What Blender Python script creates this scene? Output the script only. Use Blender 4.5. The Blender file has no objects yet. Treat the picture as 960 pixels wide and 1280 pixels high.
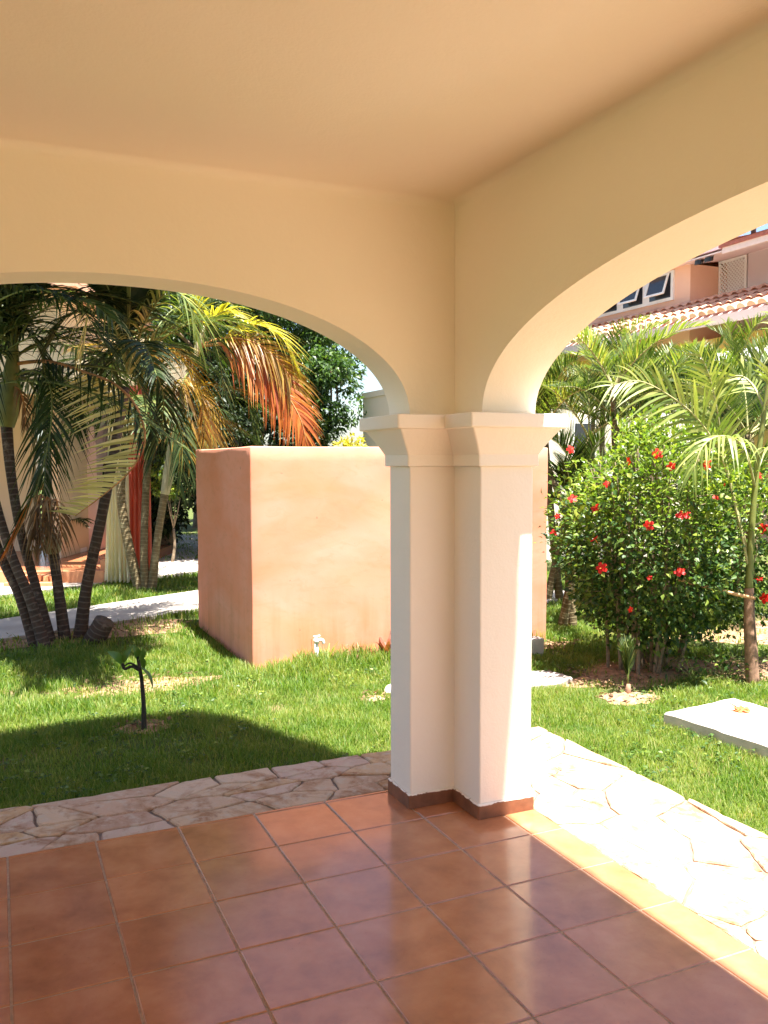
import bpy, math, random
import numpy as np
from mathutils import Vector

random.seed(7)
rng = np.random.default_rng(7)
sc = bpy.context.scene
COL = sc.collection
T = 1 / 3.0            # floor tile module in metres

# ------------------------------------------------------------------ camera frame (used to lay the site out in metres)
CF, PITCH, ROLL, YAW = 1072.9, .057, -.003, .423
CAM = np.array([-1.998, -3.614, 1.552])
FW = np.array([math.sin(YAW) * math.cos(PITCH), math.cos(YAW) * math.cos(PITCH), -math.sin(PITCH)])
_r = np.array([math.cos(YAW), -math.sin(YAW), 0.0])
_u = np.cross(_r, FW)
RT = _r * math.cos(ROLL) + _u * math.sin(ROLL)
UP = -_r * math.sin(ROLL) + _u * math.cos(ROLL)


def ray(px, py):
    return FW + RT * (px - 480) / CF - UP * (py - 640) / CF


def at(px, py, dep):
    """survey point: sight line px,py at a distance of dep metres"""
    return CAM + ray(px, py) * dep


def ground(px, py, z=-.08):
    d = ray(px, py)
    return CAM + d * (z - CAM[2]) / d[2]


FWH = np.array([math.sin(YAW), math.cos(YAW), 0.0])


def LF(lat, dep, z):
    """point of a site grid turned by YAW (the pavilion across the lawn follows it)"""
    return np.array([CAM[0], CAM[1], 0]) + _r * lat + FWH * dep + np.array([0, 0, z])


# ------------------------------------------------------------------ materials
def new_mat(name):
    m = bpy.data.materials.new(name)
    m.use_nodes = True
    nt = m.node_tree
    nt.nodes.clear()
    return m, nt


class NT:
    def __init__(s, nt):
        s.nt = nt

    def n(s, t, **kw):
        nd = s.nt.nodes.new(t)
        for k, v in kw.items():
            if k.startswith('i_'):
                key = k[2:].replace('_', ' ')
                nd.inputs[key].default_value = v
            else:
                setattr(nd, k, v)
        return nd

    def l(s, a, b):
        s.nt.links.new(a, b)

    def ramp(s, fac, stops):
        r = s.n('ShaderNodeValToRGB')
        el = r.color_ramp.elements
        while len(el) < len(stops):
            el.new(.5)
        for e, (p, c) in zip(el, stops):
            e.position = p
            e.color = (*c, 1)
        s.l(fac, r.inputs[0])
        return r.outputs[0]

    def noise(s, scale, detail=3, rough=.55, vec=None, dist=0.0):
        nd = s.n('ShaderNodeTexNoise')
        nd.inputs['Scale'].default_value = scale
        nd.inputs['Detail'].default_value = detail
        nd.inputs['Roughness'].default_value = rough
        nd.inputs['Distortion'].default_value = dist
        if vec is not None:
            s.l(vec, nd.inputs['Vector'])
        return nd.outputs[0]

    def mix(s, fac, a, b, mode='MIX'):
        m = s.n('ShaderNodeMix', data_type='RGBA', blend_type=mode)
        for inp, v in ((m.inputs[0], fac), (m.inputs[6], a), (m.inputs[7], b)):
            if isinstance(v, (int, float)):
                inp.default_value = v
            elif isinstance(v, tuple):
                inp.default_value = (*v, 1)
            else:
                s.l(v, inp)
        return m.outputs[2]

    def math(s, op, a, b=None):
        m = s.n('ShaderNodeMath', operation=op)
        for i, v in enumerate((a, b)):
            if v is None:
                continue
            if isinstance(v, (int, float)):
                m.inputs[i].default_value = v
            else:
                s.l(v, m.inputs[i])
        return m.outputs[0]

    def pos(s):
        return s.n('ShaderNodeNewGeometry').outputs['Position']

    def island(s):
        return s.n('ShaderNodeNewGeometry').outputs['Random Per Island']

    def mapped(s, scale):
        mp = s.n('ShaderNodeMapping')
        mp.inputs['Scale'].default_value = scale
        s.l(s.pos(), mp.inputs['Vector'])
        return mp.outputs[0]

    def bump(s, h, strength=.3, dist=.01, normal=None):
        b = s.n('ShaderNodeBump')
        b.inputs['Strength'].default_value = strength
        b.inputs['Distance'].default_value = dist
        s.l(h, b.inputs['Height'])
        if normal is not None:
            s.l(normal, b.inputs['Normal'])
        return b.outputs[0]

    def pbsdf(s, color, rough=.8, spec=.3, normal=None, out=True, **kw):
        p = s.n('ShaderNodeBsdfPrincipled')
        for key, v in (('Base Color', color), ('Roughness', rough)):
            if isinstance(v, (int, float)):
                p.inputs[key].default_value = v
            elif isinstance(v, tuple):
                p.inputs[key].default_value = (*v, 1)
            else:
                s.l(v, p.inputs[key])
        p.inputs['Specular IOR Level'].default_value = spec
        for k, v in kw.items():
            p.inputs[k.replace('_', ' ')].default_value = v
        if normal is not None:
            s.l(normal, p.inputs['Normal'])
        if out:
            o = s.n('ShaderNodeOutputMaterial')
            s.l(p.outputs[0], o.inputs[0])
        return p.outputs[0]

    def out(s, sh):
        o = s.n('ShaderNodeOutputMaterial')
        s.l(sh, o.inputs[0])


def stucco(name, c1, c2, bump=.25, scale=1.2, rough=.85, fine=90):
    m, nt = new_mat(name)
    k = NT(nt)
    a = k.noise(scale, 5, .6, k.pos())
    col = k.ramp(a, [(.3, c1), (.7, c2)])
    h = k.noise(fine, 4, .6, k.pos())
    h2 = k.noise(7, 3, .5, k.pos())
    b = k.bump(h2, .25, .02)
    b = k.bump(h, bump, .004, b)
    k.pbsdf(col, rough, .25, b)
    return m


def leafmat(name, stops, trans=.35, rough=.42, spec=.4, tcol=None):
    m, nt = new_mat(name)
    k = NT(nt)
    isl = k.island()
    col = k.ramp(isl, stops)
    v = k.noise(3.0, 2, .5, k.pos())
    col = k.mix(k.math('MULTIPLY', v, .5), col, (.5, .5, .5), 'OVERLAY')
    p = k.pbsdf(col, rough, spec, None, out=False)
    t = k.n('ShaderNodeBsdfTranslucent')
    tc = k.mix(1.0, col, tcol or (1.0, 1.0, .55), 'MULTIPLY')
    tc2 = k.mix(1.0, tc, (1.5, 1.6, 1.2), 'MULTIPLY')
    k.l(tc2, t.inputs[0])
    mx = k.n('ShaderNodeMixShader')
    mx.inputs[0].default_value = trans
    k.l(p, mx.inputs[1])
    k.l(t.outputs[0], mx.inputs[2])
    k.out(mx.outputs[0])
    return m


def plain(name, c, rough=.6, spec=.3, var=.15, scale=12, bump=0.0, metallic=0.0):
    m, nt = new_mat(name)
    k = NT(nt)
    a = k.noise(scale, 4, .6, k.pos())
    lo = tuple(x * (1 - var) for x in c)
    hi = tuple(min(1, x * (1 + var)) for x in c)
    col = k.ramp(a, [(.3, lo), (.7, hi)])
    nrm = k.bump(k.noise(scale * 6, 3, .6, k.pos()), bump, .004) if bump else None
    k.pbsdf(col, rough, spec, nrm, Metallic=metallic)
    return m


M = {}
M['cream'] = stucco('cream_paint', (.865, .81, .69), (.885, .835, .72), .32, .8)
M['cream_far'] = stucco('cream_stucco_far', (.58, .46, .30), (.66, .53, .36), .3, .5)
M['pillar'] = stucco('pillar_paint', (.86, .81, .72), (.885, .835, .75), .28, 1.0)
M['cream_pale'] = stucco('pale_cream_stucco', (.74, .67, .55), (.80, .73, .61), .3, .5)
M['pink'] = stucco('pink_stucco', (.78, .46, .33), (.83, .52, .38), .3, .8)
M['lilac'] = stucco('lilac_stucco', (.62, .50, .52), (.68, .56, .57), .3, .8)
M['white'] = plain('white_paint', (.82, .80, .78), .5, .4, .03)
M['yellow'] = stucco('yellow_stucco', (.78, .52, .16), (.82, .58, .20), .3, .8)
M['pinkwhite'] = plain('pinkish_trim', (.78, .60, .58), .6, .3, .05)
M['dark_glass'] = plain('dark_glass', (.03, .035, .045), .06, .6, .2)
M['roof_red'] = plain('roof_edge_red', (.40, .13, .10), .7, .3, .2)
M['concrete'] = stucco('pale_concrete', (.34, .30, .26), (.48, .43, .38), .6, 3.0)
M['terr_floor'] = plain('terrace_terracotta', (.36, .13, .06), .25, .5, .15)
M['terr_step'] = plain('terrace_step_orange', (.62, .28, .14), .6, .3, .1)
M['black_metal'] = plain('black_metal', (.02, .02, .02), .5, .4)
M['pot'] = plain('dark_pot', (.03, .03, .03), .5, .4)
M['pipe_white'] = plain('white_plastic', (.75, .74, .70), .4, .4, .1, 30)
M['string'] = plain('string', (.10, .08, .07), .8, .2)


def mat_enclosure():
    m, nt = new_mat('orange_stucco')
    k = NT(nt)
    P = k.pos()
    base = k.ramp(k.noise(.8, 3, .5, P, .3), [(.30, (.70, .22, .085)), (.52, (.72, .24, .10)), (.72, (.74, .265, .12))])
    # horizontal trowel clouds of paler, worn paint
    cl = k.noise(1.0, 3, .5, k.mapped((1.3, 1.3, 2.6)), .9)
    base = k.mix(k.ramp(cl, [(.28, (.25, .25, .25)), (.70, (.65, .65, .65))]), base, (.78, .395, .33))
    chip = k.noise(5.5, 6, .75, P, .3)
    base = k.mix(k.ramp(chip, [(.70, (0, 0, 0)), (.72, (.8, .8, .8))]), base, (.74, .58, .46))
    tw = k.noise(1.0, 5, .65, k.mapped((6, 6, 14)), 1.0)
    base = k.mix(k.ramp(tw, [(.52, (0, 0, 0)), (.66, (.25, .25, .25))]), base, (.55, .24, .12))
    # damp rust streaks rising from the ground
    sep = k.n('ShaderNodeSeparateXYZ')
    k.l(P, sep.inputs[0])
    st = k.noise(1.0, 4, .6, k.mapped((9, 9, .7)))
    hgt = k.n('ShaderNodeMapRange')
    k.l(sep.outputs[2], hgt.inputs[0])
    hgt.inputs[1].default_value = .62
    hgt.inputs[2].default_value = -.1
    f = k.math('MULTIPLY', k.math('GREATER_THAN', st, -1), hgt.outputs[0])
    f = k.math('MULTIPLY', f, k.ramp(st, [(.45, (0, 0, 0)), (.7, (1, 1, 1))]))
    base = k.mix(k.math('MULTIPLY', f, .55), base, (.40, .16, .05))
    sp = k.noise(22, 2, .5, P)
    base = k.mix(k.ramp(sp, [(.74, (0, 0, 0)), (.77, (.8, .8, .8))]), base, (.35, .2, .12))
    b = k.bump(k.noise(2.0, 3, .5, P), .22, .03)
    b = k.bump(k.noise(60, 4, .6, P), .12, .004, b)
    k.pbsdf(base, .9, .2, b)
    return m


M['enclosure'] = mat_enclosure()


def mat_tile():
    m, nt = new_mat('terracotta_tile')
    k = NT(nt)
    P = k.pos()
    a = k.noise(6.0, 5, .62, P, .2)
    col = k.ramp(a, [(.28, (.31, .122, .056)), (.5, (.425, .170, .078)), (.72, (.50, .222, .108))])
    isl = k.island()
    col = k.mix(.5, col, k.ramp(isl, [(0, (.42, .40, .40)), (1, (.58, .58, .56))]), 'OVERLAY')
    fl = k.noise(60, 3, .6, P)
    col = k.mix(k.ramp(fl, [(.66, (0, 0, 0)), (.74, (.35, .35, .35))]), col, (.16, .07, .04))
    du = k.noise(2.3, 4, .6, P, .5)
    ro = k.n('ShaderNodeMapRange')
    k.l(du, ro.inputs[0])
    ro.inputs[1].default_value = .3
    ro.inputs[2].default_value = .7
    ro.inputs[3].default_value = .11
    ro.inputs[4].default_value = .22
    b = k.bump(k.noise(4, 2, .5, P), .05, .01)
    b = k.bump(k.noise(38, 3, .5, P), .05, .003, b)
    k.pbsdf(col, ro.outputs[0], .72, b)
    return m


M['tile'] = mat_tile()
M['grout'] = plain('grout', (.36, .23, .15), .9, .2, .25, 40, .4)


def mat_skirt():
    m, nt = new_mat('skirting_tile')
    k = NT(nt)
    P = k.pos()
    col = k.ramp(k.noise(14, 4, .6, P), [(.3, (.16, .068, .036)), (.7, (.26, .11, .058))])
    sep = k.n('ShaderNodeSeparateXYZ')
    k.l(P, sep.inputs[0])
    e = k.math('ADD', sep.outputs[2], k.math('MULTIPLY', k.noise(28, 4, .65, P), .030))
    col = k.mix(k.math('GREATER_THAN', e, .0765), col, (.80, .74, .66))
    k.pbsdf(col, .42, .4, k.bump(k.noise(40, 3, .6, P), .2, .003))
    return m


M['skirt'] = mat_skirt()


def mat_flag():
    m, nt = new_mat('coral_flagstone')
    k = NT(nt)
    P = k.pos()
    isl = k.island()
    col = k.ramp(isl, [(0, (.47, .34, .27)), (.25, (.53, .43, .36)), (.5, (.46, .32, .19)), (.7, (.50, .41, .38)), (.85, (.41, .29, .24)), (1, (.54, .45, .35))])
    n1 = k.noise(5, 6, .68, P, .5)
    col = k.mix(k.ramp(n1, [(.48, (0, 0, 0)), (.62, (.8, .8, .8))]), col, (.26, .135, .068))
    n2 = k.noise(17, 5, .65, P)
    col = k.mix(k.ramp(n2, [(.50, (0, 0, 0)), (.64, (.8, .8, .8))]), col, (.48, .42, .37))
    n3 = k.noise(11, 5, .72, P)
    col = k.mix(k.ramp(n3, [(.60, (0, 0, 0)), (.68, (.75, .75, .75))]), col, (.24, .13, .09))
    col = k.mix(1.0, col, (.97, .89, .77), 'MULTIPLY')
    b = k.bump(k.noise(14, 6, .65, P), .6, .02)
    b = k.bump(k.noise(120, 3, .6, P), .3, .003, b)
    k.pbsdf(col, .85, .25, b)
    return m


M['flag'] = mat_flag()
M['mortar'] = plain('mortar', (.20, .15, .125), .95, .1, .35, 14, .8)


def mat_ground():
    m, nt = new_mat('lawn_soil')
    k = NT(nt)
    P = k.pos()
    a = k.noise(2.2, 6, .65, P, .4)
    g = k.ramp(k.noise(18, 5, .6, P), [(.3, (.045, .065, .018)), (.7, (.11, .14, .04))])
    s = k.ramp(k.noise(25, 5, .65, P), [(.3, (.16, .10, .055)), (.7, (.30, .20, .12))])
    col = k.mix(k.ramp(a, [(.55, (0, 0, 0)), (.70, (1, 1, 1))]), g, s)
    b = k.bump(k.noise(35, 5, .65, P), .8, .03)
    k.pbsdf(col, .95, .1, b)
    return m


M['ground'] = mat_ground()
M['soil'] = plain('bare_soil', (.30, .185, .11), .95, .1, .45, 16, .9)


def mat_grass(name, stops, ystops):
    m, nt = new_mat(name)
    k = NT(nt)
    P = k.pos()
    c1 = k.ramp(k.island(), stops)
    c2 = k.ramp(k.island(), ystops)
    dry = k.noise(2.4, 5, .68, P)
    col = k.mix(k.ramp(dry, [(.42, (0, 0, 0)), (.60, (1, 1, 1))]), c1, c2)
    p = k.pbsdf(col, .5, .3, None, out=False)
    t = k.n('ShaderNodeBsdfTranslucent')
    k.l(k.mix(1.0, col, (1.5, 1.6, .7), 'MULTIPLY'), t.inputs[0])
    mx = k.n('ShaderNodeMixShader')
    mx.inputs[0].default_value = .4
    k.l(p, mx.inputs[1])
    k.l(t.outputs[0], mx.inputs[2])
    k.out(mx.outputs[0])
    return m


M['grass'] = mat_grass('grass_blades', [(0, (.05, .11, .012)), (.5, (.095, .18, .02)), (.88, (.16, .24, .035)), (1, (.30, .27, .09))],
                       [(0, (.10, .16, .02)), (.5, (.17, .24, .04)), (.85, (.25, .28, .07)), (1, (.36, .31, .12))])

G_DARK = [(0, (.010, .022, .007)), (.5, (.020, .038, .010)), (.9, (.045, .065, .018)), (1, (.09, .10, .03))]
G_PALM = [(0, (.025, .05, .012)), (.5, (.048, .08, .018)), (.9, (.10, .13, .03)), (1, (.20, .20, .06))]
G_BRIGHT = [(0, (.06, .10, .02)), (.5, (.13, .18, .035)), (.85, (.24, .27, .06)), (1, (.40, .38, .12))]
G_SOFT = [(0, (.10, .15, .03)), (.5, (.22, .27, .065)), (1, (.38, .40, .13))]
M['palm_soft'] = leafmat('palm_leaf_soft', G_SOFT, .35)
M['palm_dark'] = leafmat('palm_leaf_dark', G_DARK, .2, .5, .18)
M['palm_leaf'] = leafmat('palm_leaf_green', G_PALM, .28, .5, .25)
M['palm_bright'] = leafmat('palm_leaf_bright', G_BRIGHT, .35)
M['palm_yellow'] = leafmat('palm_leaf_yellow', [(0, (.22, .20, .02)), (.5, (.36, .31, .035)), (1, (.48, .40, .06))], .45)
M['palm_pale'] = leafmat('palm_leaf_pale', [(0, (.28, .26, .10)), (.5, (.50, .44, .20)), (1, (.64, .57, .30))], .35)
M['palm_orange'] = leafmat('palm_leaf_orange', [(0, (.26, .055, .012)), (.5, (.40, .11, .02)), (1, (.50, .21, .04))], .35, tcol=(1, .7, .35))
M['palm_rust'] = leafmat('palm_leaf_rust', [(0, (.12, .07, .015)), (.5, (.26, .14, .02)), (1, (.30, .24, .04))], .35, tcol=(1, .85, .45))
M['palm_dead'] = leafmat('palm_leaf_dead', [(0, (.10, .06, .035)), (.5, (.18, .11, .06)), (1, (.32, .22, .13))], .2, .7, .2, tcol=(1, .9, .7))
M['rachis_green'] = plain('rachis_green', (.13, .16, .04), .5, .3, .25, 10)
M['rachis_brown'] = plain('rachis_brown', (.42, .20, .07), .6, .3, .35, 14)
M['rachis_pale'] = plain('rachis_pale', (.36, .34, .16), .5, .3, .25, 10)
M['shaft_green'] = plain('crownshaft_green', (.16, .18, .045), .45, .4, .25, 6)
M['shaft_pale'] = plain('crownshaft_pale', (.36, .32, .20), .55, .3, .3, 8)
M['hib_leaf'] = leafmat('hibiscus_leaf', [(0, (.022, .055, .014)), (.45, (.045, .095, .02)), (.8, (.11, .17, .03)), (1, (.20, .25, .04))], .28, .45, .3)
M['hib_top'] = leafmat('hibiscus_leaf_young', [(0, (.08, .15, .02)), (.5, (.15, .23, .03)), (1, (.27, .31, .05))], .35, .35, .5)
M['bark'] = plain('shrub_bark', (.20, .15, .10), .9, .2, .4, 30, .5)
M['hib_red'] = leafmat('hibiscus_petal', [(0, (.60, .012, .012)), (1, (.75, .03, .02))], .35, .5, .3, tcol=(1, .6, .5))
M['stamen'] = plain('stamen', (.7, .25, .05), .6)
M['tree_leaf'] = leafmat('tree_leaf', [(0, (.018, .045, .012)), (.5, (.035, .075, .02)), (.9, (.08, .14, .03)), (1, (.14, .20, .05))], .3, .4, .4)
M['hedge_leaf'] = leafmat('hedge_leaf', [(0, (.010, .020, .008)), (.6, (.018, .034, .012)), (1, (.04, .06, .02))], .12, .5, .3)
M['sap_leaf'] = leafmat('sapling_leaf', [(0, (.04, .10, .02)), (1, (.08, .16, .03))], .3, .35, .5)
M['brom'] = leafmat('red_brown_leaf', [(0, (.10, .03, .02)), (.6, (.20, .06, .03)), (1, (.30, .16, .06))], .2, .5, .3, tcol=(1, .7, .5))
M['curtain_white'] = leafmat('curtain_white_cloth', [(0, (.76, .71, .62)), (1, (.78, .73, .64))], .35, .9, .1, tcol=(1, 1, 1))
M['curtain_red'] = leafmat('curtain_red_cloth', [(0, (.54, .16, .12)), (1, (.58, .18, .14))], .35, .9, .1, tcol=(1, .7, .7))
M['dry_flower'] = leafmat('dry_orange_petal', [(0, (.55, .14, .05)), (1, (.75, .30, .12))], .35, .7, .2, tcol=(1, .8, .6))
M['bamboo'] = plain('bamboo', (.50, .28, .13), .5, .4, .3, 14)
M['dark_stem'] = plain('dark_stem', (.03, .028, .022), .7, .3)


def mat_trunk(name, dark, light, ringw=.055):
    m, nt = new_mat(name)
    k = NT(nt)
    at_ = k.n('ShaderNodeAttribute', attribute_name='along')
    P = k.pos()
    fr = k.math('FRACT', k.math('ADD', k.math('MULTIPLY', at_.outputs['Fac'], 1 / ringw), k.math('MULTIPLY', k.noise(9, 2, .5, P), .5)))
    ring = k.ramp(fr, [(.0, (1, 1, 1)), (.16, (.9, .9, .9)), (.24, (0, 0, 0)), (.92, (0, 0, 0)), (1, (1, 1, 1))])
    base = k.ramp(k.noise(11, 5, .65, P), [(.3, dark), (.75, tuple(min(1, x * 2.0) for x in dark))])
    lich = k.noise(7, 5, .7, P)
    base = k.mix(k.ramp(lich, [(.55, (0, 0, 0)), (.68, (.75, .75, .75))]), base, light)
    col = k.mix(k.math('MULTIPLY', ring, .38), base, light)
    b = k.bump(ring, .5, .01)
    b = k.bump(k.noise(60, 4, .65, P), .5, .008, b)
    k.pbsdf(col, .9, .15, b)
    return m


M['trunk_grey'] = mat_trunk('palm_trunk_grey', (.045, .032, .026), (.21, .175, .145), .052)
M['trunk_brown'] = mat_trunk('palm_trunk_brown', (.10, .075, .04), (.33, .29, .17), .05)
M['trunk_wood'] = plain('young_palm_bark', (.30, .18, .12), .9, .2, .4, 25, .6)


def mat_rooftile():
    m, nt = new_mat('barrel_tile')
    k = NT(nt)
    col = k.ramp(k.island(), [(0, (.55, .26, .15)), (.5, (.68, .36, .22)), (1, (.74, .46, .32))])
    n = k.noise(6, 4, .6, k.pos())
    col = k.mix(k.math('MULTIPLY', n, .4), col, (.75, .55, .42))
    k.pbsdf(col, .85, .2)
    return m


M['barrel'] = mat_rooftile()


# ------------------------------------------------------------------ object helpers
def tag(o, label=None, cat=None, group=None, kind=None):
    if label:
        o['label'] = label
    if cat:
        o['category'] = cat
    if group:
        o['group'] = group
    if kind:
        o['kind'] = kind
    return o


def thing(name, loc, label, cat, group=None):
    o = bpy.data.objects.new(name, None)
    o.empty_display_size = .2
    o.location = [float(v) for v in loc]
    COL.objects.link(o)
    return tag(o, label, cat, group)


def world_origin(o):
    p = Vector((0, 0, 0))
    while o is not None:
        p = p + o.location
        o = o.parent
    return p


class MB:
    """collects vertices and faces in world metres; build() makes one mesh object of them"""

    def __init__(s):
        s.v, s.f, s.mi, s.al, s.cur, s.sm = [], [], [], [], 0, []
        s.smooth = False

    def add(s, verts, faces, along=None):
        b = len(s.v)
        s.v.extend([(float(p[0]), float(p[1]), float(p[2])) for p in verts])
        s.al.extend(along if along is not None else [0.0] * len(verts))
        for f in faces:
            s.f.append([b + i for i in f])
            s.mi.append(s.cur)
            s.sm.append(s.smooth)

    def box(s, x0, x1, y0, y1, z0, z1):
        s.add([(x0, y0, z0), (x1, y0, z0), (x1, y1, z0), (x0, y1, z0), (x0, y0, z1), (x1, y0, z1), (x1, y1, z1), (x0, y1, z1)],
              [(3, 2, 1, 0), (4, 5, 6, 7), (0, 1, 5, 4), (1, 2, 6, 5), (2, 3, 7, 6), (3, 0, 4, 7)])

    def obox(s, o, ax, ay, az):
        """box from corner o spanned by three vectors"""
        o, ax, ay, az = (np.array(v, float) for v in (o, ax, ay, az))
        c = [o, o + ax, o + ax + ay, o + ay]
        s.add(c + [p + az for p in c], [(3, 2, 1, 0), (4, 5, 6, 7), (0, 1, 5, 4), (1, 2, 6, 5), (2, 3, 7, 6), (3, 0, 4, 7)])

    def prism(s, poly, z0, z1):
        n = len(poly)
        s.add([(x, y, z0) for x, y in poly] + [(x, y, z1) for x, y in poly],
              [tuple(reversed(range(n))), tuple(range(n, 2 * n))] + [(i, (i + 1) % n, n + (i + 1) % n, n + i) for i in range(n)])

    def tube(s, pts, rad, sides=8, cap=True, step=None):
        pts = [np.array(p, float) for p in pts]
        if step:
            pts, rad = resample(pts, rad, step)
        n = len(pts)
        if not hasattr(rad, '__len__'):
            rad = [rad] * n
        verts, al, L = [], [], 0
        ref = None
        for i in range(n):
            t = pts[min(i + 1, n - 1)] - pts[max(i - 1, 0)]
            t /= (np.linalg.norm(t) + 1e-9)
            if ref is None:
                ref = np.cross(t, (0, 0, 1)) if abs(t[2]) < .9 else np.cross(t, (0, 1, 0))
            a = ref - t * (ref @ t)
            a /= np.linalg.norm(a) + 1e-9
            ref = a
            b = np.cross(t, a)
            if i:
                L += np.linalg.norm(pts[i] - pts[i - 1])
            for k in range(sides):
                th = 2 * math.pi * k / sides
                verts.append(pts[i] + (a * math.cos(th) + b * math.sin(th)) * rad[i])
                al.append(L)
        faces = []
        for i in range(n - 1):
            for k in range(sides):
                k2 = (k + 1) % sides
                faces.append((i * sides + k, i * sides + k2, (i + 1) * sides + k2, (i + 1) * sides + k))
        if cap:
            faces.append(tuple(range(sides - 1, -1, -1)))
            faces.append(tuple((n - 1) * sides + k for k in range(sides)))
        s.add(verts, faces, al)

    def build(s, name, mats, parent=None, smooth=None):
        if not isinstance(mats, (list, tuple)):
            mats = [mats]
        me = bpy.data.meshes.new(name)
        off = world_origin(parent) if parent is not None else Vector((0, 0, 0))
        vv = np.array(s.v, dtype=np.float32) - np.array(off, dtype=np.float32)
        me.from_pydata(vv.tolist(), [], s.f)
        for m in mats:
            me.materials.append(m)
        me.polygons.foreach_set('material_index', s.mi)
        me.polygons.foreach_set('use_smooth', [True] * len(s.f) if smooth else s.sm)
        if any(s.al):
            a = me.attributes.new('along', 'FLOAT', 'POINT')
            a.data.foreach_set('value', s.al)
        me.update()
        o = bpy.data.objects.new(name, me)
        COL.objects.link(o)
        if parent is not None:
            o.parent = parent
        return o

    def rebase(s, name, mats, label, cat, group=None, kind=None, smooth=None, base=None):
        """a top-level one-mesh thing with its origin at its base"""
        v = np.array(s.v)
        c = np.array(base) if base is not None else np.array([(v[:, 0].min() + v[:, 0].max()) / 2, (v[:, 1].min() + v[:, 1].max()) / 2, v[:, 2].min()])
        s.v = (v - c).tolist()
        o = s.build(name, mats, None, smooth)
        o.location = c.tolist()
        return tag(o, label, cat, group, kind)


def resample(pts, rad, step):
    """Catmull-Rom through pts, radii interpolated"""
    pts = [np.array(p, float) for p in pts]
    if not hasattr(rad, '__len__'):
        rad = [rad] * len(pts)
    P = [2 * pts[0] - pts[1]] + pts + [2 * pts[-1] - pts[-2]]
    out, ro = [], []
    for i in range(1, len(P) - 2):
        d = np.linalg.norm(P[i + 1] - P[i])
        n = max(1, int(round(d / step)))
        for k in range(n):
            t = k / n
            p0, p1, p2, p3 = P[i - 1:i + 3]
            out.append(.5 * (2 * p1 + (p2 - p0) * t + (2 * p0 - 5 * p1 + 4 * p2 - p3) * t * t + (3 * p1 - p0 - 3 * p2 + p3) * t ** 3))
            ro.append(rad[i - 1] * (1 - t) + rad[i] * t)
    out.append(pts[-1])
    ro.append(rad[-1])
    return out, ro


def fast_mesh(name, verts, loops, starts, totals, mats, matidx=None, smooth=False):
    me = bpy.data.meshes.new(name)
    me.vertices.add(len(verts))
    me.vertices.foreach_set('co', np.asarray(verts, np.float32).ravel())
    me.loops.add(len(loops))
    me.loops.foreach_set('vertex_index', np.asarray(loops, np.int32))
    me.polygons.add(len(starts))
    me.polygons.foreach_set('loop_start', np.asarray(starts, np.int32))
    me.polygons.foreach_set('loop_total', np.asarray(totals, np.int32))
    for m in mats:
        me.materials.append(m)
    if matidx is not None:
        me.polygons.foreach_set('material_index', np.asarray(matidx, np.int32))
    if smooth:
        me.polygons.foreach_set('use_smooth', np.ones(len(starts), bool))
    me.update(calc_edges=True)
    me.validate()
    return me


def leaves_mesh(name, pos, dirs, ups, length, width, mats, matidx=None, fold=.25, curl=.15):
    """many leaves: two quads each folded along the midrib (6 verts: base, left, right, tip + ribs)"""
    n = len(pos)
    d = dirs / (np.linalg.norm(dirs, axis=1, keepdims=True) + 1e-9)
    sd = np.cross(d, ups)
    sd /= (np.linalg.norm(sd, axis=1, keepdims=True) + 1e-9)
    nn = np.cross(sd, d)
    L = np.asarray(length).reshape(-1, 1)
    W = np.asarray(width).reshape(-1, 1)
    v = np.zeros((n, 6, 3))
    v[:, 0] = pos
    v[:, 1] = pos + d * L * .42 + sd * W * .5 + nn * W * fold
    v[:, 2] = pos + d * L * .5 - nn * 0
    v[:, 3] = pos + d * L * .42 - sd * W * .5 + nn * W * fold
    v[:, 4] = pos + d * L - nn * L * curl
    v[:, 5] = pos + d * L * .78 + nn * L * 0 - nn * L * curl * .4
    base = (np.arange(n) * 6)[:, None]
    q = np.array([[0, 2, 1], [1, 2, 4], [0, 3, 2], [2, 3, 4]])
    loops = (base[:, :, None] + q[None].reshape(1, 4, 3)).reshape(-1)
    starts = np.arange(n * 4) * 3
    totals = np.full(n * 4, 3)
    mi = None if matidx is None else np.repeat(matidx, 4)
    return fast_mesh(name, v.reshape(-1, 3), loops, starts, totals, mats, mi)


def link_mesh(name, me, parent=None):
    o = bpy.data.objects.new(name, me)
    COL.objects.link(o)
    if parent is not None:
        o.parent = parent
    return o


def unit(v):
    v = np.array(v, float)
    return v / (np.linalg.norm(v) + 1e-9)


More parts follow.
